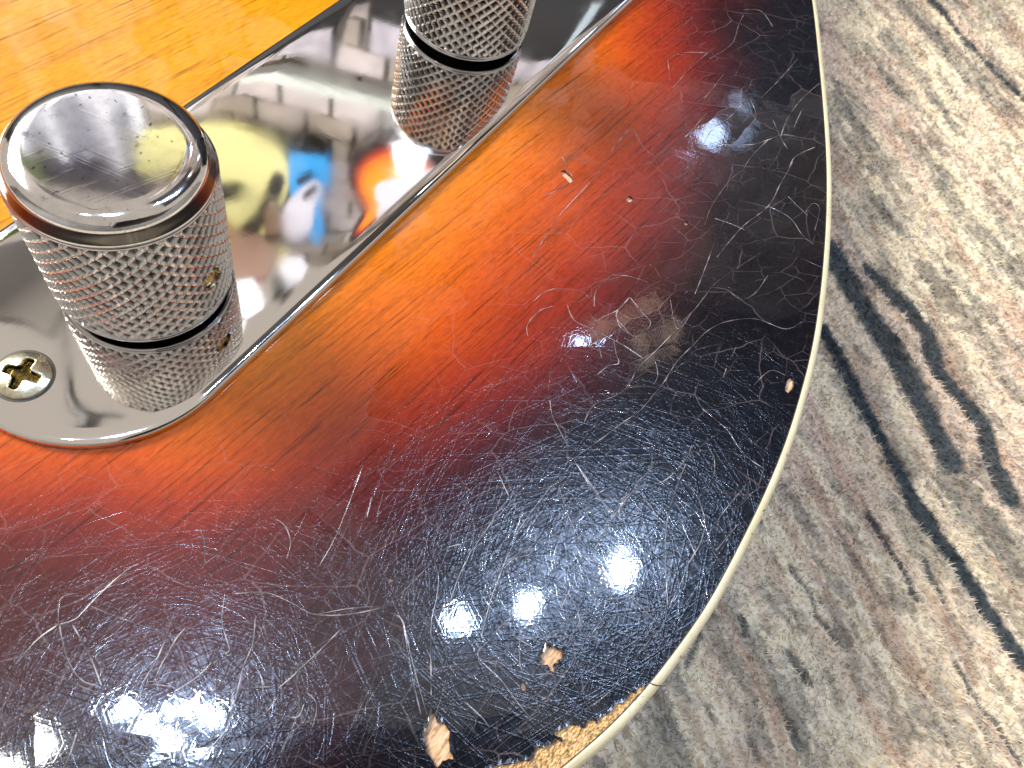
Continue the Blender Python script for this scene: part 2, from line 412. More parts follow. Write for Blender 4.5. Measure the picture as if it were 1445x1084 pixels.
def burst(P):
    out = np.empty(len(P))
    for i in range(0, len(P), 4000):
        q = P[i:i + 4000]; out[i:i + 4000] = phi(np.linalg.norm(q[:, None] - cp[None], axis=2)) @ wgt + w0
    return np.clip(out, 0, 1)

# ---- lacquer sheet with real holes
def inside(poly, pts):
    x, y = pts[:, 0], pts[:, 1]; r = np.zeros(len(pts), bool); j = len(poly) - 1
    for i in range(len(poly)):
        xi, yi = poly[i]; xj, yj = poly[j]
        c = ((yi > y) != (yj > y)) & (x < (xj - xi) * (y - yi) / (yj - yi + 1e-12) + xi)
        r ^= c; j = i
    return r
holes = []
for k, c in enumerate(chips):
    P = np.array(at2(c)); size = np.ptp(P, axis=0).max()
    holes.append(jitter_poly(P, 0.02 if size < 2 else 0.045, 2, k + 10))
xs = np.arange(-90, 345, 1.3); grid = np.array([(x + (0.65 if j % 2 else 0), y) for j, y in enumerate(np.arange(-85, 250, 1.3)) for x in xs])
grid += rng.uniform(-0.12, 0.12, grid.shape)
fine = (grid[:, 0] < 145) & (grid[:, 1] < 60)
grid = np.vstack([grid[fine], grid[~fine][::6]])
grid = grid[inside(lac_out, grid)]
dmin = np.min(np.linalg.norm(grid[:, None] - lac_out[None, ::2], axis=2), axis=1); grid = grid[dmin > 0.7]
for h in holes:
    d = np.min(np.linalg.norm(grid[:, None] - h[None], axis=2), axis=1); grid = grid[(d > 0.25) & ~inside(h, grid)]
verts = [Vector(p) for p in lac_out]; nl = len(verts)
faces = [list(range(nl))]
for h in holes:
    b = len(verts); verts += [Vector(p) for p in h]; faces.append(list(range(b, b + len(h))))
verts += [Vector(p) for p in grid]
edges = [(i, (i + 1) % nl) for i in range(nl)]
for f in faces[1:]: edges += [(f[i], f[(i + 1) % len(f)]) for i in range(len(f))]
vo, eo, fo, _, _, _ = delaunay_2d_cdt(verts, edges, [], 0, 1e-5)
P2 = np.array([(v.x, v.y) for v in vo]); FO = np.array([tuple(f) for f in fo]); cen = P2[FO].mean(1)
ok = inside(lac_out, cen)
for h in holes: ok &= ~inside(h, cen)
fo2 = [tuple(int(i) for i in f) for f in FO[ok]]
# drop down a wall along every border edge so that the film has its real thickness
from collections import Counter
ec = Counter()
for f in fo2:
    for a, b in zip(f, f[1:] + f[:1]): ec[(a, b)] += 1
border = [(a, b) for (a, b) in ec if (b, a) not in ec]
bv = sorted({v for e in border for v in e}); low = {v: len(P2) + i for i, v in enumerate(bv)}
THK = 0.38
V = [(p[0], p[1], 0.0) for p in P2] + [(P2[v][0], P2[v][1], -THK) for v in bv]
F = [tuple(f) for f in fo2] + [(b, a, low[a], low[b]) for a, b in border]
bt = burst(P2); bt = np.concatenate([bt, np.ones(len(bv))])
lacq = mesh('lacquer_top', V, F, M_LAC, guitar, False, TOP, {'burst': bt})

# wood core seen through the chips
nV = len(INN)
core_v = [(p[0], p[1], -THK + 0.005) for p in INN] + [(p[0], p[1], -TOP + 3.0) for p in INN]
core_f = [(i, (i + 1) % nV, nV + (i + 1) % nV, nV + i)[::-1] for i in range(nV)]
core = mesh('body_wood', core_v, core_f + [tuple(range(nV))], M_WOOD, guitar, False, TOP)
# binding: 1.5 mm strip, rounded over its outer edge, and black side below it
loft('binding', [(-BW, -0.5), (-BW, 0.0), (-BW + 0.05, 0.05), (-0.9, 0.04), (-0.55, -0.02), (-0.28, -0.16), (-0.08, -0.42), (0, -0.8), (0, -5.5), (-0.12, -5.55), (-BW, -5.55)], M_BIND, guitar)
loft('seam_grime', [(-BW - 0.10, 0.004), (-BW - 0.02, 0.012), (-BW + 0.03, 0.052)], M_GRIME_GAP, guitar)
loft('body_side', [(-BW + 0.2, -5.5), (-0.1, -5.56), (-0.08, -8), (-0.08, -38), (-0.5, -41.5), (-1.8, -43.9), (-3.5, -44.7), (-30, -44.8)], M_SIDE, guitar)

# dark nicks and hairline splits in the binding
def nicks():
    V = []; F = []; r = np.random.default_rng(8)
    for pl in ([(917, 964), (926, 967), (940, 968)], [(867, 1045), (869, 1056), (872, 1062)], [(1076, 722), (1080, 719)], [(1131, 579), (1133, 580)], [(1135, 576), (1136, 577)],
               [(1003, 868), (1008, 872)], [(1172, 240), (1174, 241)], [(1060, 752), (1063, 755)], [(1150, 520), (1153, 521)], [(1169, 380), (1172, 381)], [(960, 925), (962, 930)], [(1110, 640), (1112, 646)]):
        P = catmull(np.array(at2(pl, 0.05)), 0.12, False); t_ = np.gradient(P, axis=0); t_ /= np.linalg.norm(t_, axis=1)[:, None] + 1e-9
        w = r.uniform(0.04, 0.08, len(P))[:, None]; w[0] = w[-1] = 0.01; nr = np.stack([-t_[:, 1], t_[:, 0]], 1) * w; b = len(V); n_ = len(P)
        V += [(x, y, 0.062) for x, y in P + nr] + [(x, y, 0.062) for x, y in P - nr]
        F += [(b + i, b + i + 1, b + n_ + i + 1, b + n_ + i) for i in range(n_ - 1)]
    tag(mesh('binding_nick', V, F, M_GRIME_GAP, guitar, False, TOP), kind='stuff')
nicks()
# crumbled wood along the worn edge
def splinters():
    r = np.random.default_rng(3); V = []; F = []; base = wp
    inner_seg = lac[np.array(A if len(A) < len(B) else B)]
    for k in range(1500):
        p = base[r.integers(len(base))]; q = inner_seg[int(np.argmin(np.linalg.norm(inner_seg - p, axis=1)))]
        t = r.uniform(0.02, 0.95) ** 1.2; c = p + (q - p) * t + r.normal(0, 0.15, 2)
        s_ = r.uniform(0.08, 0.34) * (1 - 0.4 * t); h = -THK + s_ * r.uniform(0.6, 1.5)
        b = len(V); m_ = 5; a0 = r.uniform(0, 6.3); st = r.uniform(1, 2.2)
        for j in range(m_):
            a = a0 + j * 2 * math.pi / m_ + r.normal(0, 0.25); x = math.cos(a) * s_ * st; y = math.sin(a) * s_
            V.append((c[0] + x, c[1] + y, -THK - 0.02))
        V.append((c[0] + r.normal(0, s_ * 0.3), c[1] + r.normal(0, s_ * 0.3), min(h, 0.05)))
        for j in range(m_): F.append((b + j, b + (j + 1) % m_, b + m_))
    return V, F
V, F = splinters()
M_CRUMB = mat_plain('ochre_wood_crumbs', (0.62, 0.41, 0.19), 0.8, 0.5, 1500, 0.00006)
tag(mesh('wood_crumbs', V, F, M_CRUMB, guitar, False, TOP), kind='stuff')

# lacquer flakes curling up round the two big chips
M_FLAKE = mat_plain('lifted_lacquer', (0.012, 0.010, 0.014), 0.2, 0.5, 900, 0.00004, 1.0)
def rim(poly, seed, wmin=0.10, wmax=0.45):
    r = np.random.default_rng(seed); P = np.array(poly); c = P.mean(0); V = []; F = []
    for k in range(len(P)):
        a = P[k]; b_ = P[(k + 1) % len(P)]; mid = (a + b_) / 2; o = mid - c; o = o / (np.linalg.norm(o) + 1e-9)
        w = r.uniform(wmin, wmax); i = len(V); up = r.uniform(0.03, 0.09)
        V += [(a[0], a[1], up), (b_[0], b_[1], up * r.uniform(.6, 1.2)), (b_[0] + o[0] * w, b_[1] + o[1] * w, 0.002), (a[0] + o[0] * w * r.uniform(.5, 1), a[1] + o[1] * w, 0.002)]
        F.append((i, i + 1, i + 2, i + 3))
    return V, F
VV = []; FF = []
for k, h in enumerate(holes[:2] + [wp[5:]]):
    if k == 2:
        for j in range(len(h) - 1):
            a = h[j]; b_ = h[j + 1]; d = b_ - a; o = np.array([d[1], -d[0]]); o = o / (np.linalg.norm(o) + 1e-9)
            q = inside(lac_out, np.array([(a + b_) / 2 + o * 0.2]))[0]; o = o if q else -o
            w = rng.uniform(.1, .5); i = len(VV); up = rng.uniform(.02, .08)
            VV += [(a[0], a[1], up), (b_[0], b_[1], up), (b_[0] + o[0] * w, b_[1] + o[1] * w, .002), (a[0] + o[0] * w * .7, a[1] + o[1] * w * .7, .002)]; FF.append((i, i + 1, i + 2, i + 3))
    else:
        V, F = rim(h, k + 40); i = len(VV); VV += V; FF += [tuple(x + i for x in f) for f in F]
tag(mesh('lifted_lacquer_rim', VV, FF, M_FLAKE, guitar, False, TOP), kind='stuff')

# ---- the long cracks and scratches, traced one by one, as fine raised seams
CR7 = lambda p: crop(p, 700, 350, 2.89)
CR8 = lambda p: crop(p, 560, 650, 2.89)
CR6 = lambda p: crop(p, 700, 0, 2.89)
CRL = lambda p: crop(p, 0, 640, 2.442)
cracks = [
 [(330, 838), (375, 836), (410, 850), (440, 866), (480, 868), (520, 862), (562, 851)], [(440, 868), (500, 858), (560, 855)],
 [(540, 862), (565, 872), (575, 905), (590, 965), (604, 1012)], [(513, 655), (500, 690), (487, 725), (470, 765), (450, 800)],
 [(385, 730), (402, 742), (410, 765), (404, 790)], [(525, 700), (518, 730)],
 CR7([(1080, 20), (1000, 70), (900, 140), (850, 200), (810, 250), (760, 300), (700, 370), (640, 430), (580, 490), (540, 560), (490, 600), (400, 640), (360, 710)]),
 CR7([(870, 160), (940, 170), (1000, 210), (1060, 180), (1110, 110)]), CR7([(890, -20), (850, 90), (810, 190)]),
 CR7([(1250, 300), (1180, 330), (1060, 290), (940, 300), (860, 340), (800, 400), (740, 460), (690, 540), (650, 590), (590, 660), (520, 710), (440, 770), (330, 850), (260, 890)]),
 CR7([(370, 320), (470, 370), (540, 410), (600, 450)]), CR7([(545, 200), (585, 250), (630, 310), (570, 360), (520, 320), (490, 268), (545, 200)]),
 CR7([(490, 268), (505, 320), (565, 365)]), CR7([(380, 315), (440, 280), (500, 250), (545, 200)]), CR7([(710, 210), (740, 330), (800, 260)]),
 CR7([(480, 380), (490, 430), (500, 470), (460, 480), (410, 520)]), CR7([(130, 360), (130, 310), (180, 255), (240, 235)]), CR7([(150, 220), (195, 182), (260, 160)]),
 CR7([(290, 230), (320, 295), (400, 340), (420, 400), (430, 450)]), CR7([(220, 620), (232, 690), (290, 800)]), CR7([(450, 710), (520, 715), (650, 750)]),
 CR7([(320, 870), (370, 950), (420, 1020), (470, 1084)]), CR7([(860, 800), (890, 860), (885, 930), (840, 985)]),
 CR7([(800, 800), (775, 860), (700, 940), (630, 970), (530, 1010), (500, 1084)]), CR7([(840, 655), (940, 740), (1010, 840), (1100, 905)]),
 CR7([(470, 110), (540, 115), (620, 140)]), CR7([(400, 240), (410, 170), (470, 110)]), CR7([(1240, 40), (1330, 80)]), CR7([(650, 460), (660, 520), (640, 560)]),
 CR7([(980, 400), (960, 450)]), CR7([(940, 490), (925, 530)]), CR7([(1050, 560), (1120, 500), (1180, 520)]),
 CR8([(730, 10), (800, 110), (850, 180), (890, 215)]), CR8([(1030, 95), (960, 130), (890, 220), (850, 290), (790, 385)]),
 CR8([(660, 100), (690, 200), (730, 290), (790, 385)]), CR8([(790, 400), (880, 480), (960, 560), (1060, 660)]), CR8([(1000, 140), (1050, 210), (1100, 265)]),
 CR8([(1180, 10), (1130, 140), (1100, 265), (1095, 400), (1105, 600)]), CR8([(1170, 90), (1220, 140), (1255, 240), (1240, 330), (1190, 420), (1150, 520), (1110, 590)]),
 CR8([(650, 80), (570, 180), (500, 280), (480, 330), (455, 380)]), CR8([(460, 150), (420, 200), (360, 290), (300, 380), (250, 480), (215, 590), (180, 690)]),
 CR8([(410, 40), (440, 110), (460, 150)]), CR8([(455, 380), (420, 470), (390, 550), (370, 620), (345, 720)]), CR8([(560, 380), (480, 400), (450, 430)]),
 CR8([(150, 400), (170, 480), (160, 570), (140, 680), (140, 960)]), CR8([(260, 340), (180, 370), (110, 450), (0, 560)]),
 CR8([(0, 630), (25, 660), (60, 870), (100, 1040)]), CR8([(720, 500), (690, 560), (670, 610)]), CR8([(700, 540), (740, 620), (750, 720)]),
 CR8([(550, 620), (590, 700), (620, 750)]), CR8([(520, 620), (450, 650), (380, 730), (330, 795), (420, 890), (480, 970), (560, 1070)]), CR8([(430, 680), (500, 730), (570, 770)]),
 CR8([(505, 690), (500, 790), (520, 870), (620, 870), (690, 885)]), CR8([(345, 820), (420, 825), (500, 890)]), CR8([(700, 870), (740, 940), (790, 1020)]),
 CR8([(1060, 690), (980, 800), (890, 920), (800, 1000)]), CR8([(860, 620), (800, 700), (730, 790)]), CR8([(1440, 80), (1340, 200), (1270, 300)]), CR8([(1390, 260), (1300, 370)]),
 CR8([(1160, 250), (1190, 320), (1220, 390)]), CR8([(1120, 290), (1160, 400)]), CR8([(270, 980), (340, 1040), (380, 1090)]),
 CR6([(1050, 405), (1010, 420), (950, 480), (880, 530), (840, 600), (800, 660), (750, 710)]), CR6([(930, 300), (895, 345), (850, 400)]), CR6([(860, 460), (800, 530), (770, 560)]),
 CR6([(920, 590), (1040, 590), (1110, 570), (1180, 550), (1300, 575)]), CR6([(1010, 690), (950, 740), (880, 840), (850, 920)]), CR6([(1110, 570), (1040, 640), (1010, 690)]),
 CR6([(1320, 340), (1250, 400), (1190, 480), (1160, 560)]), CR6([(1210, 660), (1160, 750), (1110, 840), (1000, 930), (900, 1050)]), CR6([(1110, 840), (1200, 890), (1250, 960), (1300, 1000)]),
 CR6([(890, 890), (950, 910), (1020, 940)]), CR6([(770, 880), (850, 890)]), CR6([(1010, 60), (990, 100), (960, 180), (870, 240)]), CR6([(1010, 40), (1080, 45), (1130, 110)]),
 CR6([(550, 520), (490, 590), (470, 620)]), CR6([(560, 520), (600, 600), (650, 640)]), CR6([(700, 240), (760, 215), (860, 215)]), CR6([(800, 70), (740, 130)]), CR6([(870, 210), (790, 280), (720, 360)]),
 CR6([(430, 690), (350, 780), (250, 890), (150, 1050)]), CR6([(1300, 600), (1220, 640), (1190, 700)]), CR6([(700, 240), (710, 330)]), CR6([(1230, 240), (1150, 330), (1080, 400)]),
 CR6([(1250, 440), (1215, 520)]), CR6([(1130, 490), (1160, 560), (1190, 610)]), CR6([(1260, 870), (1290, 830), (1320, 850), (1300, 940)]), CR6([(1190, 800), (1270, 880)]),
 CR6([(380, 660), (300, 640), (270, 610)]), CR6([(300, 740), (240, 780), (190, 800)]), CR6([(310, 720), (270, 640)]), CR6([(1010, 560), (1060, 480), (1040, 410)]),
 CRL([(200, 590), (210, 500), (280, 480)]), CRL([(200, 590), (260, 570), (310, 520), (370, 460), (440, 400), (480, 380)]), CRL([(205, 590), (230, 700), (280, 780), (340, 800)]),
 CRL([(310, 525), (450, 580), (550, 610)]), CRL([(250, 590), (310, 700), (350, 800)]), CRL([(140, 740), (250, 790), (350, 830), (440, 860), (480, 840), (500, 780), (550, 690), (600, 550)]),
 CRL([(530, 780), (600, 650), (640, 600)]), CRL([(600, 820), (680, 770), (730, 720)]), CRL([(775, 480), (765, 570), (780, 640), (790, 680), (765, 695)]),
 CRL([(880, 560), (870, 660), (840, 730), (820, 810), (800, 900)]), CRL([(850, 700), (900, 770), (905, 880)]), CRL([(835, 810), (960, 810), (920, 890), (860, 920)]),
 CRL([(960, 810), (1050, 730), (1180, 600)]), CRL([(920, 885), (1020, 910), (1050, 860)]), CRL([(1020, 910), (995, 985)]), CRL([(1050, 820), (1085, 850), (1090, 890), (1075, 950)]),
 CRL([(490, 810), (530, 795), (590, 805)]), CRL([(430, 940), (520, 1030), (560, 1084)]), CRL([(800, 830), (785, 940), (700, 1040)]), CRL([(600, 820), (625, 900), (630, 1000), (620, 1060)]),
 CRL([(460, 900), (490, 810)]), CRL([(265, 960), (240, 1040), (220, 1084)]), CRL([(200, 590), (120, 650), (60, 720)]), CRL([(630, 970), (740, 930), (800, 900)]),
 CRL([(690, 260), (705, 310), (705, 380)]),
]
def ribbon(pl, w, h, V, F, r, wob=0.005, sub=0.35):
    P = catmull(np.array(pl), sub, False)
    s_ = np.arange(len(P)) * sub; ph = r.uniform(0, 100)
    P = P + np.stack([(vnoise(s_ * 1.1 + ph, s_ * 0, 3) - .5), (vnoise(s_ * 1.1 + ph, s_ * 0 + 5, 4) - .5)], 1) * wob * 6
    tgt = np.gradient(P, axis=0); tgt /= np.linalg.norm(tgt, axis=1)[:, None] + 1e-9; nr = np.stack([-tgt[:, 1], tgt[:, 0]], 1)
    ww = w * (0.45 + 0.9 * vnoise(s_ * 0.9 + ph, s_ * 0 + 9, 5)); ww[0] = ww[-1] = 0.01; ww = ww[:, None]
    b = len(V); n_ = len(P)
    for off, z in ((-0.5, 0.0015), (-0.2, h), (0.2, h), (0.5, 0.0015)):
        Q = P + nr * ww * off; V += [(x, y, z) for x, y in Q]
    for k in range(3):
        for i in range(n_ - 1): F.append((b + k * n_ + i, b + k * n_ + i + 1, b + (k + 1) * n_ + i + 1, b + (k + 1) * n_ + i))
mk = N('crack_seam'); mk.set(Roughness=0.32, Coat_Weight=1.0, Coat_Roughness=0.12)
gz = mk.noise(mk.coords(), 420, 3); mk.l(mk.ramp(gz, [(0.38, (0.02, 0.015, 0.016)), (0.52, (0.12, 0.10, 0.10)), (0.68, (0.42, 0.37, 0.36))]), mk.b.inputs['Base Color'])
V = []; F = []; r = np.random.default_rng(21)
for pl in cracks: ribbon(at2(pl), 0.105, 0.018, V, F, r)
tag(mesh('lacquer_crack', V, F, mk.m, guitar, True, TOP), 'pale hairline cracks through the glossy lacquer', kind='stuff')
# hundreds of fine wipe scratches, mostly arcs across the dark corner
ms = N('fine_scratch'); ms.set(Roughness=0.22, Coat_Weight=1.0, Coat_Roughness=0.08); ms.b.inputs['Base Color'].default_value = (0.03, 0.025, 0.03, 1)
V = []; F = []
for k in range(260):
    for _ in range(50):
        u = r.uniform(-10, 1165); v = r.uniform(0, 1084); p = at(u, v)[:2]
        t_ = burst(np.array([p]))[0]
        if r.random() < (0.02 + 0.98 * sstep(0.5, 0.9, np.array([t_]))[0]) and inside(lac_out[::3], np.array([p]))[0]: break
    else: continue
    # scratch direction: loosely around the swirl centres, else free
    c = at(*((820, 800) if (u > 480) else (240, 1010)))[:2]; d = p - c
    ang = math.atan2(d[1], d[0]) + math.pi / 2 + r.normal(0, 0.25) if r.random() < 0.72 else r.uniform(0, math.pi)
    L = r.gamma(2.0, 1.0) + 0.6; cv_ = r.normal(0, 0.012)
    pts = [(p[0] + math.cos(ang + cv_ * s_) * s_, p[1] + math.sin(ang + cv_ * s_) * s_) for s_ in np.linspace(-L / 2, L / 2, 4)]
    ribbon(pts, r.choice([0.022, 0.032, 0.05], p=[.6, .32, .08]), 0.006, V, F, r, 0.0, 0.8)
# polishing swirls: shallow arcs round the two places where the finish was buffed
for k in range(1300):
    cu, cvv = [(820, 800), (240, 1000), (1000, 240), (840, 500)][int(r.choice(4, p=[.58, .27, .09, .06]))]
    c = at(cu, cvv)[:2] + r.normal(0, 2.0, 2); rad = abs(r.normal(0, 9.5)) + 1.0; a0 = r.uniform(0, 2 * math.pi)
    arc = (r.gamma(2.0, 0.9) + 0.5) / rad; arc = min(arc, 1.6)
    pts = [(c[0] + rad * math.cos(a0 + arc * q), c[1] + rad * math.sin(a0 + arc * q)) for q in (0, .33, .66, 1)]
    if not inside(lac_out[::3], np.array([pts[0], pts[-1]])).all(): continue
    if min(np.min(np.linalg.norm(h_ - np.array(q), axis=1)) for h_ in holes[:2] for q in pts) < 0.6: continue
    ribbon(pts, r.uniform(0.022, 0.05), r.uniform(0.0022, 0.0036), V, F, r, 0.0, 0.7)
tag(mesh('fine_scratch', V, F, ms.m, guitar, True, TOP), 'fine curved wipe scratches in the glossy lacquer', kind='stuff')

# ------------------------------------------------------------ control plate
PR = 16.04; LEN = 128.0
def slot(rad, nseg=64):
    out = []
    for k in range(nseg + 1):
        a = math.pi / 2 + math.pi * k / nseg; out.append((rad * math.cos(a), rad * math.sin(a)))
    for k in range(nseg + 1):
        a = -math.pi / 2 + math.pi * k / nseg; out.append((LEN + rad * math.cos(a), rad * math.sin(a)))
    return out
prof = [(0.0, 0.02), (0.0, 0.70), (-0.06, 0.86), (-0.18, 0.98), (-0.38, 1.07), (-0.75, 1.14), (-1.3, 1.185), (-2.0, 1.2), (-4.0, 1.2)]
V = []; F = []
loops = [[(x, y, z) for x, y in slot(PR + o)] for o, z in prof]; nL = len(loops[0])
for L_ in loops: V += L_
for k in range(len(loops) - 1):
    for i in range(nL): j = (i + 1) % nL; F.append((k * nL + i, k * nL + j, (k + 1) * nL + j, (k + 1) * nL + i))
F.append(tuple(range((len(loops) - 1) * nL, len(loops) * nL)))
plate = mesh('control_plate', V, F, M_PLATE, guitar, True, TOP)

# ------------------------------------------------------------ screw
def screw(cx, cy, rot):
    R_ = 2.85; nr, na = 46, 96; V = []; F = []; RC = []
    for i in range(nr + 1):
        rr = R_ * i / nr
        for j in range(na):
            a = 2 * math.pi * j / na; x = rr * math.cos(a); y = rr * math.sin(a)
            z = 1.2 + 0.22 + 0.62 * (1 - (rr / R_) ** 2.0)
            if i == nr: z = 1.22
            ca, sa = math.cos(rot), math.sin(rot); X = x * ca + y * sa; Y = -x * sa + y * ca
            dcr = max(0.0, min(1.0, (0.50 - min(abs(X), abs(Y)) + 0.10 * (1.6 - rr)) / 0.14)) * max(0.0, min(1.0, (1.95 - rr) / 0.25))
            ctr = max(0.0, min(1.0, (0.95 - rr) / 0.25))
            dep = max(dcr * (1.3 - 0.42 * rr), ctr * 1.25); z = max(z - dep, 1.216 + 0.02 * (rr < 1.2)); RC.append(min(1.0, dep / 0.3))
            V.append((x + cx, y + cy, z))
    for i in range(nr):
        for j in range(na):
            k = (j + 1) % na; F.append((i * na + j, (i + 1) * na + j, (i + 1) * na + k, i * na + k))
    m = N('screw_metal'); m.set(Metallic=1.0, Roughness=0.24)
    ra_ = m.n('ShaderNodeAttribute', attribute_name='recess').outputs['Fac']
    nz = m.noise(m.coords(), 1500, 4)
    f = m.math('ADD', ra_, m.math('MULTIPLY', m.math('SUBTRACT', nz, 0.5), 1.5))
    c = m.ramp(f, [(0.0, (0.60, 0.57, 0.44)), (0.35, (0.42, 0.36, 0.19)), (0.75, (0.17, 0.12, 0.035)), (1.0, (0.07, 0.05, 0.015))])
    m.l(c, m.b.inputs['Base Color']); m.l(m.bump(nz, 0.5, 0.00006), m.b.inputs['Normal'])
    o = mesh('screw', V, F, m.m, guitar, True, TOP, {'recess': RC})
    # dark ring standing in, by its colour, for the countersink's shadow gap
    n_ = 64; V = []; F = []
    for rr, z in ((2.80, 1.23), (3.02, 1.235), (3.12, 1.203)):
        V += [(cx + rr * math.cos(2 * math.pi * j / n_), cy + rr * math.sin(2 * math.pi * j / n_), z) for j in range(n_)]
    for k in range(2):
        for j in range(n_): F.append((k * n_ + j, k * n_ + (j + 1) % n_, (k + 1) * n_ + (j + 1) % n_, (k + 1) * n_ + j))
    mesh('countersink_rim', V, F, M_GRIME_GAP, o, True, TOP)
    return o
screw(-10.35, -0.2, 0.35)
screw(LEN + 10.35, 0.0, 1.1)

# ------------------------------------------------------------ knobs (local mm, z from plate top)
RB, RK, RT = 9.565, 9.80, 9.20
def revolve(prof, n=160):
    V = []; F = []
    for r_, z in prof: V += [(r_ * math.cos(2 * math.pi * j / n), r_ * math.sin(2 * math.pi * j / n), z) for j in range(n)]
    for k in range(len(prof) - 1):
        for j in range(n): q = (j + 1) % n; F.append((k * n + j, k * n + q, (k + 1) * n + q, (k + 1) * n + j))
    F.append(tuple(range((len(prof) - 1) * n, len(prof) * n)))
    return V, F
def knob(x, y, hole_ang, spin):
    root = empty('control_knob', Vector((x, y, TOP + 1.2)) * MM); root.parent = guitar
    root.rotation_euler = (0, 0, spin)
    # cap, from lip up and over to the centre
    pr = [(RK - 0.25, 17.70), (RK - 0.10, 17.80), (RK - 0.04, 17.95), (RK - 0.16, 18.06), (RT + 0.36, 18.16), (RT + 0.30, 18.34),
          (RT + 0.22, 18.6), (RT + 0.12, 18.9), (RT + 0.0, 19.25), (RT - 0.10, 19.6), (RT - 0.22, 20.05), (RT - 0.55, 20.38), (RT - 0.95, 20.62), (RT - 1.4, 20.79), (RT - 1.85, 20.87)] + [(q, 20.90 + 0.07 * (1 - (q / 7.0) ** 2)) for q in (7.0, 6.6, 6.2, 5.6, 5, 4, 3, 2, 1, 0.02)]
    pr = [(a_, b_ + 0.7) for a_, b_ in pr]
    V, F = revolve(pr); mesh('knob_cap', V, F, M_CAP, root, True)
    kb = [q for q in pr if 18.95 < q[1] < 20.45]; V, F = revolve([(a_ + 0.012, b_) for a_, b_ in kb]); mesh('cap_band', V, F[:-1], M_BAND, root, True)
    V, F = revolve([(RT + 0.46, 18.775), (RT + 0.40, 18.82), (RT + 0.30, 18.84)]); mesh('grime_ring', V, F[:-1], M_GRIME_GAP, root, True)
    NS = 35; z0, z1 = 1.75, 18.42; NA = NS * 14; pitch = 1.7; NZ = int((z1 - z0) / pitch * 12)
    zz = np.linspace(z0, z1, NZ + 1); th = np.arange(NA) / NA * 2 * np.pi
    T, Z = np.meshgrid(th, zz)
    u = T / (2 * np.pi) * NS; v = (Z - z0) / pitch
    ra = np.abs(2 * ((u + v) % 1.0) - 1); rb = np.abs(2 * ((u - v) % 1.0) - 1)
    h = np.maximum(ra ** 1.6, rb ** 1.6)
    h = h * (0.9 + 0.2 * fbm(u * 0.7, v * 0.7, 5, 2))
    edge = sstep(0, 0.35, Z - z0) * sstep(0, 0.25, z1 - Z)
    R_ = RK - 0.62 + 0.62 * np.minimum(h, 1) * edge
    # set screw hole
    hz = 7.2; da = (T - hole_ang + np.pi) % (2 * np.pi) - np.pi; dd = np.hypot(da * RK, Z - hz)
    rimm = sstep(1.62, 1.42, dd); R_ = R_ * (1 - rimm) + (RK - 0.2) * rimm
    R_ = np.where(dd < 1.36, RK - 3.2, R_)
    V = np.stack([R_ * np.cos(T), R_ * np.sin(T), Z], 2).reshape(-1, 3)
    idx = np.arange((NZ + 1) * NA).reshape(NZ + 1, NA); a = idx[:-1]; b = idx[1:]
    F = np.stack([a, np.roll(a, -1, 1), np.roll(b, -1, 1), b], 2).reshape(-1, 4)
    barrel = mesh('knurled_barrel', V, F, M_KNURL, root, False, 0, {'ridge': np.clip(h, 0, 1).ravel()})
    # smooth foot below the knurl and a narrow dark shaft gap
    V, F = revolve([(3.2, 0.0), (3.2, 0.95), (8.7, 0.98), (9.2, 1.0), (RB - 0.08, 1.06), (RB, 1.18), (RB, 1.5), (RB - 0.05, 1.66), (RB - 0.2, 1.76), (RB - 0.5, 1.80)])
    mesh('knob_foot', V, F, M_CAP, root, True)
    # threaded brass set screw, sunk in the hole
    s_ = empty('set_screw', (0, 0, 0))
    bpy.data.objects.remove(s_)
    pr = []
    for k in range(26): pr.append((1.20 + 0.12 * math.cos(k * math.pi / 2), k * 0.1))
    pr += [(0.95, 2.55), (0.62, 2.5), (0.55, 1.8), (0.1, 1.7)]
    V, F = revolve(pr, 40); V = np.array(V)
    ca, sa = math.cos(hole_ang), math.sin(hole_ang)
    X = V[:, 2] + RK - 3.15
    W_ = np.stack([X * ca - V[:, 0] * sa, X * sa + V[:, 0] * ca, V[:, 1] + hz], 1)
    mesh('set_screw', W_, F, M_BRASS, root, True)
    return root
import_k = at(287, 380, 7.0)
ha = math.atan2(import_k[1], import_k[0] - 6.81) - 0.17
knob(6.81, 0, ha, 0.0)
knob(71.39, 0, ha + 2.0, 0.06)

# ------------------------------------------------------------ rug
RA = math.radians(-121.5)                       # stripe direction in plan
e1 = np.array([math.cos(RA), math.sin(RA)]); e2 = np.array([-e1[1], e1[0]])
def rugc(u, v): P = at(u, v, -TOP)[:2]; return np.array([P @ e1, P @ e2])
cs = np.array([rugc(*q) for q in ((1445, 0), (1445, 1084), (1150, 0), (1176, 285), (1050, 700), (800, 1084))])
lo = cs.min(0) - 8; hi = cs.max(0) + 8
def axis(lo, hi, step, far):
    c = np.arange(lo, hi, step); g = []; x = 0; s_ = step
    while x < far: s_ *= 1.35; x += s_; g.append(x)
    g = np.array(g); return np.concatenate([lo - g[::-1], c, c[-1] + g])
xa = axis(lo[0], hi[0], 0.45, 900); ya = axis(lo[1], hi[1], 0.30, 900)
GX, GY = np.meshgrid(xa, ya, indexing='ij'); gx = GX.ravel(); gy = GY.ravel()
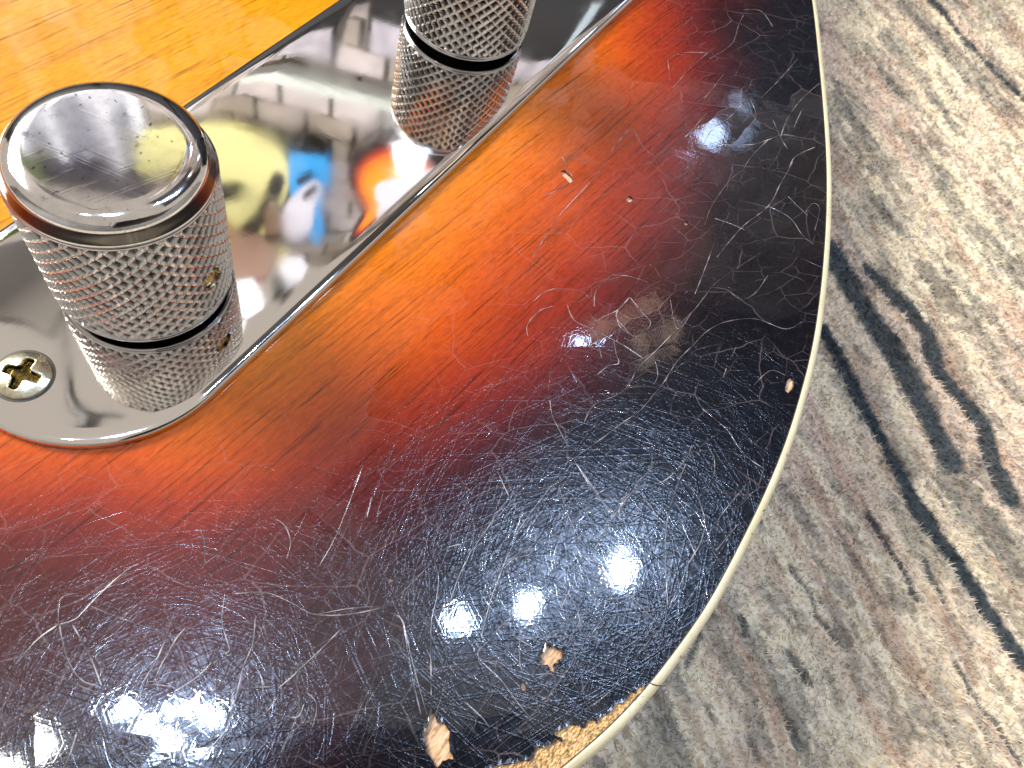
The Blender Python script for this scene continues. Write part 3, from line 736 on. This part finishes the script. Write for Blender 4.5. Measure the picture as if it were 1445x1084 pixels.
strokes = [
 ([(1165, 465), (1200, 530), (1240, 600), (1275, 665), (1310, 730), (1350, 790), (1400, 860), (1450, 930)], 17, 1.0),
 ([(1172, 345), (1216, 420), (1265, 494), (1308, 568), (1327, 605), (1350, 650)], 24, .97),
 ([(1234, 380), (1308, 463), (1327, 519), (1394, 596), (1407, 642), (1430, 700)], 20, .97),
 ([(1310, -10), (1345, 30), (1375, 60), (1410, 95), (1450, 135)], 9, .95), ([(1290, 10), (1330, 60), (1370, 100), (1420, 150)], 26, .45),
 ([(1230, 725), (1253, 764), (1276, 802), (1295, 844)], 6, .9), ([(1307, 791), (1326, 833), (1341, 860)], 5, .8), ([(1122, 798), (1145, 833), (1157, 867), (1184, 906)], 5, .7),
 ([(1048, 870), (1056, 895)], 6, .8), ([(1118, 920), (1146, 962)], 7, .75), ([(1356, 936), (1395, 1005), (1415, 1020), (1445, 1075)], 6, .8), ([(990, 895), (969, 940)], 5, .7),
 ([(1345, 670), (1400, 740), (1450, 800)], 30, .55), ([(1390, 660), (1450, 720)], 24, .5), ([(1000, 995), (1012, 1020)], 5, .6), ([(1060, 1040), (1072, 1070)], 7, .6),
 ([(1115, 1020), (1130, 1050)], 9, .6), ([(1180, 130), (1215, 190), (1250, 240)], 10, .5), ([(1250, 50), (1300, 110), (1345, 170)], 12, .45), ([(1225, 60), (1275, 130)], 9, .5),
 ([(1182, 110), (1200, 150)], 9, .55), ([(1240, 280), (1262, 310), (1272, 320)], 12, .6), ([(1200, 190), (1235, 240)], 7, .55), ([(1180, 170), (1220, 225)], 6, .5), ([(1330, 260), (1400, 330), (1445, 380)], 12, .45),
 ([(1290, 190), (1350, 270)], 10, .4), ([(1340, 380), (1400, 440), (1445, 500)], 12, .5), ([(1380, 320), (1445, 400)], 10, .45), ([(1180, 740), (1215, 800), (1250, 850)], 5, .4),
]
def dark_field(gx, gy):
    D_ = np.zeros(len(gx))
    wob = (fbm(gx / 5.0, gy / 1.2, 31, 3) - .5) * 2.2 + (fbm(gx / 1.3, gy / 0.9, 77, 2) - .5) * 1.6
    for pl, w, a in strokes:
        Q = np.array([rugc(*q) for q in pl]); mid = at(*pl[len(pl) // 2], -TOP); dist = abs((CR @ (mid - CC))[2]); wm = 1.35 * w * dist / FPX
        best = np.full(len(gx), 1e9)
        for p, q in zip(Q[:-1], Q[1:]):
            d = q - p; t = np.clip(((gx - p[0]) * d[0] + (gy - p[1]) * d[1]) / (d @ d), 0, 1)
            best = np.minimum(best, np.hypot(gx - p[0] - t * d[0], gy - p[1] - t * d[1]))
        D_ = np.maximum(D_, a * sstep(wm * 0.85, wm * 0.42, best + wob * min(0.6, wm / 4.5)))
    return D_
def rugcol(gx, gy):
    base = np.array([0.84, 0.715, 0.51]); L = len(gx); c = np.tile(base, (L, 1))
    wx = gx + 3.0 * (fbm(gx / 3, gy / 3, 91, 2) - .5); wy = gy + 2.2 * (fbm(gx / 2.2, gy / 2.2, 92, 3) - .5)
    n1 = fbm(wx / 26, wy / 5.0, 1, 4); n2 = fbm(wx / 15, wy / 3.0, 9, 4); n3 = fbm(wx / 45, wy / 12, 15, 3); n4 = fbm(wx / 1.6, wy / 1.3, 21, 3); n5 = fbm(wx / 8, wy / 2.0, 44, 3)
    # region tint: greyer mauve towards the low left, cream towards the upper right
    lowleft = sstep(1, -1, (gy - np.median(cs[:, 1])) / 40)
    def mixc(c, f, col): return c * (1 - f[:, None]) + np.array(col) * f[:, None]
    c = mixc(c, 0.75 * sstep(0.50, 0.68, n3), (0.72, 0.55, 0.42))
    c = mixc(c, 0.40 * sstep(0.52, 0.62, n1), (0.62, 0.46, 0.34))
    c = mixc(c, 0.62 * sstep(0.53, 0.66, n2), (0.33, 0.30, 0.23))
    c = mixc(c, 0.55 * sstep(0.60, 0.68, n5), (0.16, 0.13, 0.10))
    c = mixc(c, 0.55 * sstep(0.60, 0.72, fbm(gx / 26, gy / 3.5, 61, 3)), (0.52, 0.33, 0.22))
    c = mixc(c, 0.55 * sstep(0.55, 0.7, n4), (0.36, 0.31, 0.25))
    d = dark_field(gx, gy); dk = np.stack([0.030 + 0.03 * n4, 0.042 + 0.03 * n4, 0.046 + 0.03 * n4], 1)
    c = c * (1 - d[:, None]) + dk * d[:, None]
    return np.clip(c * (0.72 + 0.56 * n4)[:, None], 0.01, 0.9), d
colr, dk = rugcol(gx, gy)
def rug_h(gx, gy, dk):
    w_ = gy + 1.6 * (fbm(gx / 14, gy / 9, 51, 2) - .5) * 4 + 0.5 * (fbm(gx / 2, gy / 2, 52, 2) - .5)
    cord = np.abs(np.sin(np.pi * w_ / 2.9)) ** 0.8
    return 0.9 * cord * sstep(0.35, 0.6, fbm(gx / 18, gy / 8, 53, 2)) + 1.3 * (fbm(gx / 9, gy / 1.9, 2, 3) - .5) + 1.7 * (fbm(gx / 1.3, gy / 1.0, 8, 3) - .5) - 0.5 * dk - 0.4
hgt = rug_h(gx, gy, dk)
near = (gx > lo[0] - 3) & (gx < hi[0] + 3) & (gy > lo[1] - 3) & (gy < hi[1] + 3); hgt = np.where(near, hgt, 0)
XY = gx[:, None] * e1[None] + gy[:, None] * e2[None]
und = inside(OUT[::4], XY)
V = np.column_stack([XY, hgt - 0.9]); V[und, 2] = np.minimum(V[und, 2], -0.9)
nx, ny = GX.shape; idx = np.arange(nx * ny).reshape(nx, ny)
F = np.stack([idx[:-1, :-1], idx[1:, :-1], idx[1:, 1:], idx[:-1, 1:]], 2).reshape(-1, 4)
M_RUG = mat_attr('chenille_rug', 0.95, 0.25)
rug = tag(mesh('rug', V, F, M_RUG, None, True, 0, {'Col': colr}), 'cream and grey streaked plush rug with dark stripes under the guitar', 'rug')
# pile: short fibres standing out of the rug
NF = 260000
fx = rng.uniform(lo[0], hi[0], NF); fy = rng.uniform(lo[1], hi[1], NF)
XYf = fx[:, None] * e1[None] + fy[:, None] * e2[None]
keep = ~inside(OUT[::4] - NRM[::4] * 10, XYf); fx = fx[keep]; fy = fy[keep]; XYf = XYf[keep]; NF = len(fx)
cf, dkf = rugcol(fx, fy); cf = np.clip(cf * rng.uniform(0.75, 1.3, NF)[:, None], 0, .92)
hf = rug_h(fx, fy, dkf) - 0.9
a = rng.uniform(0, 2 * np.pi, NF); ln = rng.uniform(0.4, 1.3, NF); wd = rng.uniform(0.08, 0.18, NF); up = rng.uniform(0.3, 1.2, NF)
dx = np.cos(a); dy = np.sin(a)
p0 = np.column_stack([XYf[:, 0] - dy * wd, XYf[:, 1] + dx * wd, hf - 0.05]); p1 = np.column_stack([XYf[:, 0] + dy * wd, XYf[:, 1] - dx * wd, hf - 0.05])
p2 = np.column_stack([XYf[:, 0] + dx * ln, XYf[:, 1] + dy * ln, hf + up])
V = np.stack([p0, p1, p2], 1).reshape(-1, 3); F = np.arange(3 * NF).reshape(-1, 3)
tag(mesh('rug_pile', V, F, M_RUG, rug, False, 0, {'Col': np.repeat(cf, 3, 0)}), kind='stuff')

# ------------------------------------------------------------ the room as the chrome reflects it
WD = 2200.0; wa = math.radians(28); wn = np.array([math.cos(wa), math.sin(wa), 0]); ws = np.array([-wn[1], wn[0], 0])
def wallpt(u, v, z=1.2):
    """point of the far wall that the chrome mirrors at this place: (along, height) mm"""
    P, d = mirror_dir(u, v, z); t = (WD - P @ wn) / (d @ wn); Q = P + d * t; return (Q @ ws, Q[2])
def w3(s_, h, off=0.0):                  # off = mm in front of the wall
    p = wn * (WD - off) + ws * s_; return (p[0], p[1], h)
def slab(name, poly, off0, off1, mat, parent=None, bev=12):
    P = np.array(poly); c = P.mean(0); V = []; F = []; n_ = len(P)
    P = catmull(P, 25)
    n_ = len(P); sh = lambda q, k: [c + (p - c) * (1 - k) for p in q]
    k = bev / (np.ptp(P, axis=0).max() / 2)
    for q, o in ((P, off0), (P, off1 - bev), (sh(P, k * 0.3), off1 - bev * 0.3), (sh(P, k), off1)): V += [w3(p[0], p[1], o) for p in q]
    for a_ in range(3):
        for i in range(n_): j = (i + 1) % n_; F.append((a_ * n_ + i, a_ * n_ + j, (a_ + 1) * n_ + j, (a_ + 1) * n_ + i))
    F.append(tuple(range(3 * n_, 4 * n_)))
    return mesh(name, V, F, mat, parent, False, TOP)
def box(name, s0, s1, h0, h1, o0, o1, mat, parent=None):
    V = [w3(s_, h, o) for o in (o0, o1) for s_, h in ((s0, h0), (s1, h0), (s1, h1), (s0, h1))]
    F = [(0, 1, 2, 3), (4, 5, 6, 7), (0, 1, 5, 4), (1, 2, 6, 5), (2, 3, 7, 6), (3, 0, 4, 7)]
    return mesh(name, V, F, mat, parent, False, TOP)
M_MORTAR = mat_plain('grey_mortar', (0.10, 0.09, 0.08), 0.9, 0.3, 6)
M_BLOCK = N('stone_block'); oi = M_BLOCK.n('ShaderNodeAttribute', attribute_name='tint'); nzb = M_BLOCK.noise(M_BLOCK.coords(), 5, 4)
cb = M_BLOCK.mix(oi.outputs['Fac'], (0.34, 0.29, 0.24), (0.62, 0.56, 0.58)); cb = M_BLOCK.mix(1.0, cb, M_BLOCK.ramp(nzb, [(.3, .7), (.6, 1.05)]), 'MULTIPLY')
M_BLOCK.l(cb, M_BLOCK.b.inputs['Base Color']); M_BLOCK.set(Roughness=0.8)
wall = tag(box('showroom_wall', -1900, 1040, -900, 3330, -60, 0, M_MORTAR), kind='structure')
V = []; F = []; TT = []; rw = np.random.default_rng(4)
hh_ = 1180
row = 0
while hh_ < 3320:
    s_ = -1900 + (row % 2) * 95
    while s_ < 1030:
        b = len(V); g = 9; s1, h1 = min(s_ + 190, 1038) - g, min(hh_ + 118, 3325) - g; o = rw.uniform(8, 16)
        for oo, e in ((0, 0), (o - 4, 0), (o, 5)):
            V += [w3(s_ + g + e, hh_ + e, oo), w3(s1 - e, hh_ + e, oo), w3(s1 - e, h1 - e, oo), w3(s_ + g + e, h1 - e, oo)]
        TT += [float(rw.random() ** 2)] * 12
        for k in (0, 4):
            for i in range(4): j = (i + 1) % 4; F.append((b + k + i, b + k + j, b + k + 4 + j, b + k + 4 + i))
        F.append((b + 8, b + 9, b + 10, b + 11)); s_ += 190
    hh_ += 118; row += 1
tag(mesh('wall_block', V, F, M_BLOCK.m, wall, False, TOP, {'tint': TT}), kind='stuff')

M_YEL = mat_plain('pale_yellow_lacquer', (0.74, 0.72, 0.33), 0.25, 0.04, 3, 0, 1.0)
M_BLUE = mat_plain('bright_blue_lacquer', (0.02, 0.33, 0.80), 0.2, 0.05, 3, 0, 1.0)
M_BLK = mat_plain('black_plastic', (0.012, 0.012, 0.014), 0.3, 0.2, 10)
M_WHT = mat_plain('white_pickguard', (0.70, 0.69, 0.80), 0.3, 0.08, 6)
M_CRM = mat_plain('cream_plastic', (0.70, 0.66, 0.42), 0.4, 0.08, 6)
M_MAPLE = mat_plain('maple_neck', (0.55, 0.33, 0.12), 0.35, 0.15, 20)
mb = N('far_sunburst'); tcn = mb.n('ShaderNodeAttribute', attribute_name='burst')
mb.l(mb.ramp(tcn.outputs['Fac'], [(0.0, (0.95, 0.40, 0.01)), (0.4, (0.9, 0.22, 0.01)), (0.62, (0.35, 0.02, 0.01)), (0.8, (0.01, 0.006, 0.008)), (1.0, (0.01, 0.006, 0.008))]), mb.b.inputs['Base Color'])
mb.set(Roughness=0.25, Coat_Weight=1.0)
W_ = lambda pts: [wallpt(*p) for p in pts]

M_ROOM = mat_plain('grey_wall_paint', (0.44, 0.445, 0.45), 0.8, 0.15, 2)
M_CEIL = mat_plain('shaded_ceiling', (0.09, 0.085, 0.085), 0.8, 0.3, 2)  # unlit side of the ceiling, its shade put into the colour
M_FLOOR = mat_plain('dark_carpet', (0.06, 0.05, 0.045), 0.95, 0.3, 8)
def plain_slab(name, x0, x1, y0, y1, z0, z1, mat):
    V = [(x, y, z) for z in (z0, z1) for x, y in ((x0, y0), (x1, y0), (x1, y1), (x0, y1))]
    F = [(3, 2, 1, 0), (4, 5, 6, 7), (0, 1, 5, 4), (1, 2, 6, 5), (2, 3, 7, 6), (3, 0, 4, 7)]
    return tag(mesh(name, V, F, mat, None, False, 0), kind='structure')
plain_slab('floor', -3000, 5000, -4200, 4600, -960, -900, M_FLOOR)
plain_slab('ceiling', 750, 4900, -1700, 620, 3000, 3080, M_CEIL)  # slab added to darken the right-hand reflections in the lacquer
plain_slab('rear_wall', -2900, -2800, -3400, 4500, -900, 3000, M_ROOM)
plain_slab('side_wall', -2800, 4900, -3500, -3400, -900, 3000, M_ROOM)
def ceil_pt(u, v, h=2900.0):
    P, d = mirror_dir(u, v, 1.2); return P + d * (h / d[2])
def ceil_poly(name, px, mat, label, cat, h=2900.0, th=60, group=None):
    Q = [ceil_pt(u, v, h) for u, v in px]; n_ = len(Q)
    V = [(q[0], q[1], h + o) for o in (0, th) for q in Q]
    F = [tuple(range(n_))[::-1], tuple(range(n_, 2 * n_))] + [(i, (i + 1) % n_, n_ + (i + 1) % n_, n_ + i) for i in range(n_)]
    return tag(mesh(name, V, F, mat, None, False, TOP), label, cat, group)
mp_ = N('lit_diffuser'); mp_.b.inputs['Base Color'].default_value = (0.8, 0.8, 0.85, 1); mp_.b.inputs['Emission Color'].default_value = (0.86, 0.87, 1, 1); mp_.b.inputs['Emission Strength'].default_value = 0.6
ceil_poly('ceiling_light_panel', [(395, 372), (404, 362), (425, 362), (438, 380), (436, 394), (416, 404), (404, 398)], mp_.m, 'rounded white ceiling light panel mirrored near the middle of the chrome plate', 'light panel')
ceil_poly('ceiling_light_panel', [(330, 396), (356, 392), (368, 408), (376, 432), (352, 442), (328, 436)], mp_.m, 'larger white ceiling light panel mirrored beside the big knob', 'light panel')
ceil_poly('ceiling_light_panel', [(338, 455), (350, 452), (352, 480), (338, 488)], mp_.m, 'small white ceiling light panel mirrored near the plate edge', 'light panel')
ceil_poly('ceiling_smudge_box', [(384, 392), (396, 388), (408, 408), (402, 424), (388, 420)], M_BLK, 'dark box added for a mirrored smudge beside the rounded light panel', 'smudge shape')  # dark boxes added to give the smudges mirrored in the plate
ceil_poly('ceiling_smudge_box', [(405, 425), (420, 412), (426, 418), (410, 440)], M_BLK, 'small dark box added for a mirrored smudge near the plate edge', 'smudge shape')
M_PINK = mat_plain('dusty_pink_paint', (0.55, 0.36, 0.30), 0.8, 0.1, 2)
ceil_poly('ceiling_patch', [(326, 330), (360, 330), (392, 352), (372, 392), (326, 392)], M_PINK, 'dusty pink ceiling panel mirrored beside the big knob', 'ceiling panel', 2960.0)
M_SMUDGE = mat_plain('grey_smudge', (0.30, 0.28, 0.26), 0.8, 0.2, 2)
ceil_poly('ceiling_patch', [(395, 330), (520, 318), (524, 326), (398, 340)], M_SMUDGE, 'thin grey ceiling beam mirrored below the guitars', 'beam', 2950.0)
ceil_poly('ceiling_patch', [(440, 300), (500, 296), (504, 303), (442, 308)], M_SMUDGE, 'short grey ceiling beam mirrored below the guitars', 'beam', 2950.0)
def cable(px, rads, h=2850.0):
    V = []; F = []; P = [ceil_pt(u, v, h) for u, v in px]; P = catmull(np.array(P), 60, False); n_ = len(P)
    R_ = np.interp(np.linspace(0, 1, n_), np.linspace(0, 1, len(rads)), rads); T = np.gradient(P, axis=0)
    for p, t, r_ in zip(P, T, R_):
        t = t / np.linalg.norm(t); a_ = np.cross(t, [0, 0, 1]); a_ /= np.linalg.norm(a_); b_ = np.cross(t, a_)
        V += [p + r_ * (math.cos(q) * a_ + math.sin(q) * b_) for q in np.arange(8) * math.pi / 4]
    for i in range(n_ - 1):
        for j in range(8): k = (j + 1) % 8; F.append((i * 8 + j, i * 8 + k, (i + 1) * 8 + k, (i + 1) * 8 + j))
    return mesh('cable', V, F, M_BLK, None, True, TOP)
ceil_poly('ceiling_patch', [(-40, 320), (40, 330), (96, 420), (70, 470), (30, 450), (-40, 440)], M_SMUDGE, 'grey patch added for a smudge mirrored to the left below the big knob', 'ceiling panel', 2955.0)  # patch added overhead for a soft grey smudge in the plate
mw = N('warm_glow_patch'); mw.b.inputs['Base Color'].default_value = (0.5, 0.4, 0.35, 1); mw.b.inputs['Emission Color'].default_value = (1, 0.72, 0.50, 1); mw.b.inputs['Emission Strength'].default_value = 2.6  # added glowing panels giving the brownish tile reflection in the lacquer
for px, lb in (([(852, 455), (871, 441), (886, 460), (868, 476)], 'added glowing panel for a brownish reflection in the red lacquer'), ([(888, 432), (905, 420), (925, 446), (908, 457)], 'second added glowing panel mirrored in the red lacquer, beside the first'), ([(884, 490), (905, 480), (914, 500), (896, 512)], 'third added glowing panel mirrored in the lacquer, below the first'), ([(925, 474), (944, 465), (954, 486), (936, 495)], 'fourth added glowing panel, furthest into the black of the lacquer')):
    ceil_poly('ceiling_light_panel', px, mw.m, lb, 'light panel', 2800.0)
tag(cable([(90, 440), (93, 500), (98, 540), (100, 562), (112, 584), (128, 600), (122, 630)], [8, 9, 13, 16, 26, 40, 44]), 'dark ceiling cable mirrored in the end of the plate beside the screw', 'cable')
tag(cable([(126, 602), (145, 596), (160, 598), (178, 606)], [26, 20, 14, 8]), 'short dark branch cable mirrored in the end of the plate', 'cable')
# the phone that takes the picture, mirrored as the black patch at the bottom of the lacquer
def phone():
    root = tag(empty('phone'), 'black phone held above the guitar, mirrored in the dark lacquer', 'phone')
    def pb(name, x0, x1, y0, y1, z0, z1, mat, r_=9):
        pts = []
        for cx_, cy_, a0 in ((x1 - r_, y1 - r_, 0), (x0 + r_, y1 - r_, 90), (x0 + r_, y0 + r_, 180), (x1 - r_, y0 + r_, 270)):
            pts += [(cx_ + r_ * math.cos(math.radians(a0 + k * 15)), cy_ + r_ * math.sin(math.radians(a0 + k * 15))) for k in range(7)]
        V = []; n_ = len(pts)
        for z in (z0, z1):
            for x, y in pts: V.append(CC + CR[0] * x + CR[1] * y + CR[2] * z)
        F = [tuple(range(n_)), tuple(range(n_, 2 * n_))] + [(i, (i + 1) % n_, n_ + (i + 1) % n_, n_ + i) for i in range(n_)]
        return mesh(name, V, F, mat, root, False, TOP)
    pb('case', -14, 134, -13, 60, -12, -4, M_BLK)
    pb('screen', -11, 131, -10, 57, -12.6, -12.05, mat_plain('dark_glass', (0.01, 0.01, 0.012), 0.08, 0.1, 5), 8)
    pb('camera_bump', -12, 22, -11, 22, -3.95, -2.4, M_BLK, 6)
phone()
g1 = tag(empty('hanging_guitar'), 'pale yellow guitar hanging on the far wall, seen mirrored in the chrome plate', 'guitar', 'guitars hanging on the far wall')
slab('body', W_([(225, 175), (270, 160), (340, 156), (385, 170), (411, 192), (418, 228), (408, 262), (388, 296), (366, 322), (340, 300), (318, 262), (290, 240), (250, 262), (225, 250)]), 60, 105, M_YEL, g1)
slab('pickguard', W_([(392, 222), (402, 215), (410, 228), (398, 262), (380, 292), (352, 318), (345, 300), (372, 268)]), 106, 112, M_BLK, g1, 4)
slab('bridge', W_([(300, 236), (348, 230), (352, 246), (304, 256)]), 112, 126, M_BLK, g1, 5)
slab('control_plate', W_([(385, 262), (400, 258), (408, 300), (398, 330), (384, 322)]), 113, 122, M_SCREW, g1, 4)
slab('lower_horn', W_([(345, 330), (372, 342), (395, 328), (408, 305), (418, 322), (408, 348), (385, 352), (350, 346)]), 60, 100, M_YEL, g1)
slab('neck', W_([(320, 262), (348, 262), (356, 420), (330, 420)]), 70, 95, M_MAPLE, g1, 5)
g2 = tag(empty('hanging_guitar'), 'bright blue guitar with white pickguard hanging on the far wall, mirrored in the chrome plate', 'guitar', 'guitars hanging on the far wall')
slab('body', W_([(417, 190), (436, 182), (458, 186), (474, 204), (473, 232), (463, 252), (461, 280), (464, 306), (452, 322), (442, 308), (432, 270), (417, 246)]), 60, 105, M_BLUE, g2)
slab('body_rim', W_([(414, 186), (436, 174), (456, 179), (467, 192), (452, 190), (434, 188)]), 60, 108, M_BLK, g2, 5)
slab('pickguard', W_([(412, 262), (428, 244), (452, 226), (464, 240), (452, 262), (448, 292), (432, 312), (412, 316), (402, 290)]), 106, 112, M_WHT, g2, 4)
slab('pickup', W_([(428, 226), (445, 214), (449, 219), (432, 232)]), 106, 118, M_BLK, g2, 3)
slab('pickup', W_([(436, 246), (452, 232), (456, 238), (440, 252)]), 112, 122, M_BLK, g2, 3)
g3 = tag(empty('hanging_guitar'), 'sunburst guitar with white pickguard hanging on the far wall, mirrored in the chrome plate', 'guitar', 'guitars hanging on the far wall')
sb = W_([(506, 190), (526, 172), (556, 160), (590, 166), (622, 190), (648, 214), (640, 240), (604, 262), (566, 290), (540, 318), (520, 336), (508, 326), (516, 296), (514, 268), (500, 240), (497, 212)])
P = catmull(np.array(sb), 30); c = P.mean(0); V = []; F = []; AT = []; n_ = len(P)
for k, (sc_, o, t_) in enumerate(((1, 60, 1), (1, 96, 1), (0.96, 104, 1), (0.84, 105, 0.75), (0.70, 105, 0.5), (0.5, 105, 0.2), (0.05, 105, 0))):
    V += [w3(*(c + (p - c) * sc_), o) for p in P]; AT += [t_] * n_
for k in range(6):
    for i in range(n_): j = (i + 1) % n_; F.append((k * n_ + i, k * n_ + j, (k + 1) * n_ + j, (k + 1) * n_ + i))
F.append(tuple(range(6 * n_, 7 * n_)))
mesh('body', V, F, mb.m, g3, False, TOP, {'burst': AT})
slab('pickguard', W_([(540, 232), (566, 224), (598, 228), (632, 224), (636, 236), (600, 262), (566, 288), (552, 296), (546, 268), (536, 250)]), 106, 112, M_WHT, g3, 4)
# rail lamp, shelves of dark amplifiers low on the wall, curtain and valance, leaves, ceiling panels
M_RAIL = mat_plain('pale_green_rail', (0.62, 0.68, 0.66), 0.5, 0.1, 8)
a = wallpt(360, 112); b = wallpt(560, 96)
rail = tag(box('lamp_rail', b[0] - 40, a[0] + 60, 2010, 2062, 30, 90, M_RAIL), 'pale metal lamp rail across the wall above the amplifiers', 'rail')
for k, (s0, s1, h1) in enumerate(((-1900, -1150, 1250), (-1130, -700, 1480), (-680, 300, 1500), (320, 1040, 1560), (1060, 3600, 1650))):
    am = tag(empty('amplifier_cabinet'), ['low black cabinet at the far right of the wall', 'black cabinet beside the lowest one', 'long black cabinet under the sunburst guitar', 'black cabinet under the yellow guitar', 'tall dark cabinet under the curtained window'][k], 'cabinet', 'cabinets along the far wall')
    box('cabinet_shell', s0, s1, -900, h1, 10, 250, M_BLK, am)
    box('grille_cloth', s0 + 40, s1 - 40, -800, h1 - 120, 251, 256, mat_plain('grille_cloth', (0.03, 0.032, 0.04), 0.8, 0.3, 60), am)
M_SILV = mat_plain('silver_amp_face', (0.50, 0.48, 0.56), 0.4, 0.35, 14)
for k, (s0, s1, h0, h1) in enumerate(((330, 560, 1562, 1760), (600, 830, 1562, 1720), (-40, 240, 1502, 1690), (-420, -180, 1502, 1660))):
    ah = tag(empty('guitar_amplifier'), ['grey amplifier head on the cabinet below the yellow guitar', 'lower grey amplifier head next to the first, nearer the curtain', 'grey amplifier head on the long cabinet below the blue guitar', 'grey amplifier head at the right end of the long cabinet'][k], 'amplifier', 'amplifier heads on the cabinets')
    box('head_shell', s0, s1, h0, h1, 60, 240, M_BLK, ah); box('front_panel', s0 + 15, s1 - 15, h0 + 60, h1 - 12, 241, 248, M_SILV, ah)
ps = wallpt(800, 45); pe = wallpt(832, 5)  # added panel giving a pale blue streak in the plate reflection
tag(box('streak_panel', pe[0], ps[0], 1300, ps[1], 262, 268, mat_plain('pale_blue_streak', (0.55, 0.68, 0.80), 0.7, 0.15, 8)), 'pale blue upright panel added for a mirrored streak at the right end of the cabinets', 'panel')
V = []; F = []; ns = 360; s0, s1 = 1060, 3400
mc = N('backlit_curtain'); mc.set(Roughness=0.9); mc.b.inputs['Base Color'].default_value = (0.25, 0.25, 0.27, 1)
nzc = mc.noise(mc.coords((2.2, 2.2, 0.25)), 2.2, 2); mc.l(mc.ramp(nzc, [(.44, (0.16, 0.16, 0.20)), (.49, (0.92, 0.92, 0.95))]), mc.b.inputs['Emission Color']); mc.b.inputs['Emission Strength'].default_value = 1.35
for i in range(ns + 1):
    s_ = s0 + (s1 - s0) * i / ns; o = 60 + 45 * math.sin(s_ / 46.0) + 20 * math.sin(s_ / 17.0)
    V += [w3(s_, 1640, o), w3(s_, 2875, o)]
for i in range(ns): F.append((2 * i, 2 * i + 2, 2 * i + 3, 2 * i + 1))
tag(mesh('window_curtain', V, F, mc.m, None, True, TOP), 'white curtain over the shop window, mirrored in the flat top of the big knob', 'curtain')
tag(box('curtain_valance', 1050, 1620, 2865, 3060, 40, 190, mat_plain('grey_valance', (0.13, 0.12, 0.15), 0.7, 0.2, 12)), 'dark grey valance above the white curtain', 'valance')
V = []; F = []
for k in range(420):
    s_ = rw.uniform(1620, 2000); h = rw.uniform(2860, 3030); o = rw.uniform(60, 220); L_ = rw.uniform(30, 70); an = rw.uniform(0, 6.3); b = len(V)
    ca, sa = math.cos(an), math.sin(an); wd_ = L_ * .3
    V += [w3(s_, h, o), w3(s_ + ca * L_ / 2 - sa * wd_, h + sa * L_ / 2 + ca * wd_, o + rw.uniform(-15, 15)), w3(s_ + ca * L_, h + sa * L_, o + rw.uniform(-20, 20)), w3(s_ + ca * L_ / 2 + sa * wd_, h + sa * L_ / 2 - ca * wd_, o)]
    F.append((b, b + 1, b + 2, b + 3))
tag(mesh('trailing_plant', V, F, mat_plain('leaf_green', (0.30, 0.42, 0.08), 0.5, 0.3, 15), None, False, TOP), 'bushy green trailing plant beside the dark valance', 'plant')

print('V0', vis[0], vis[1])
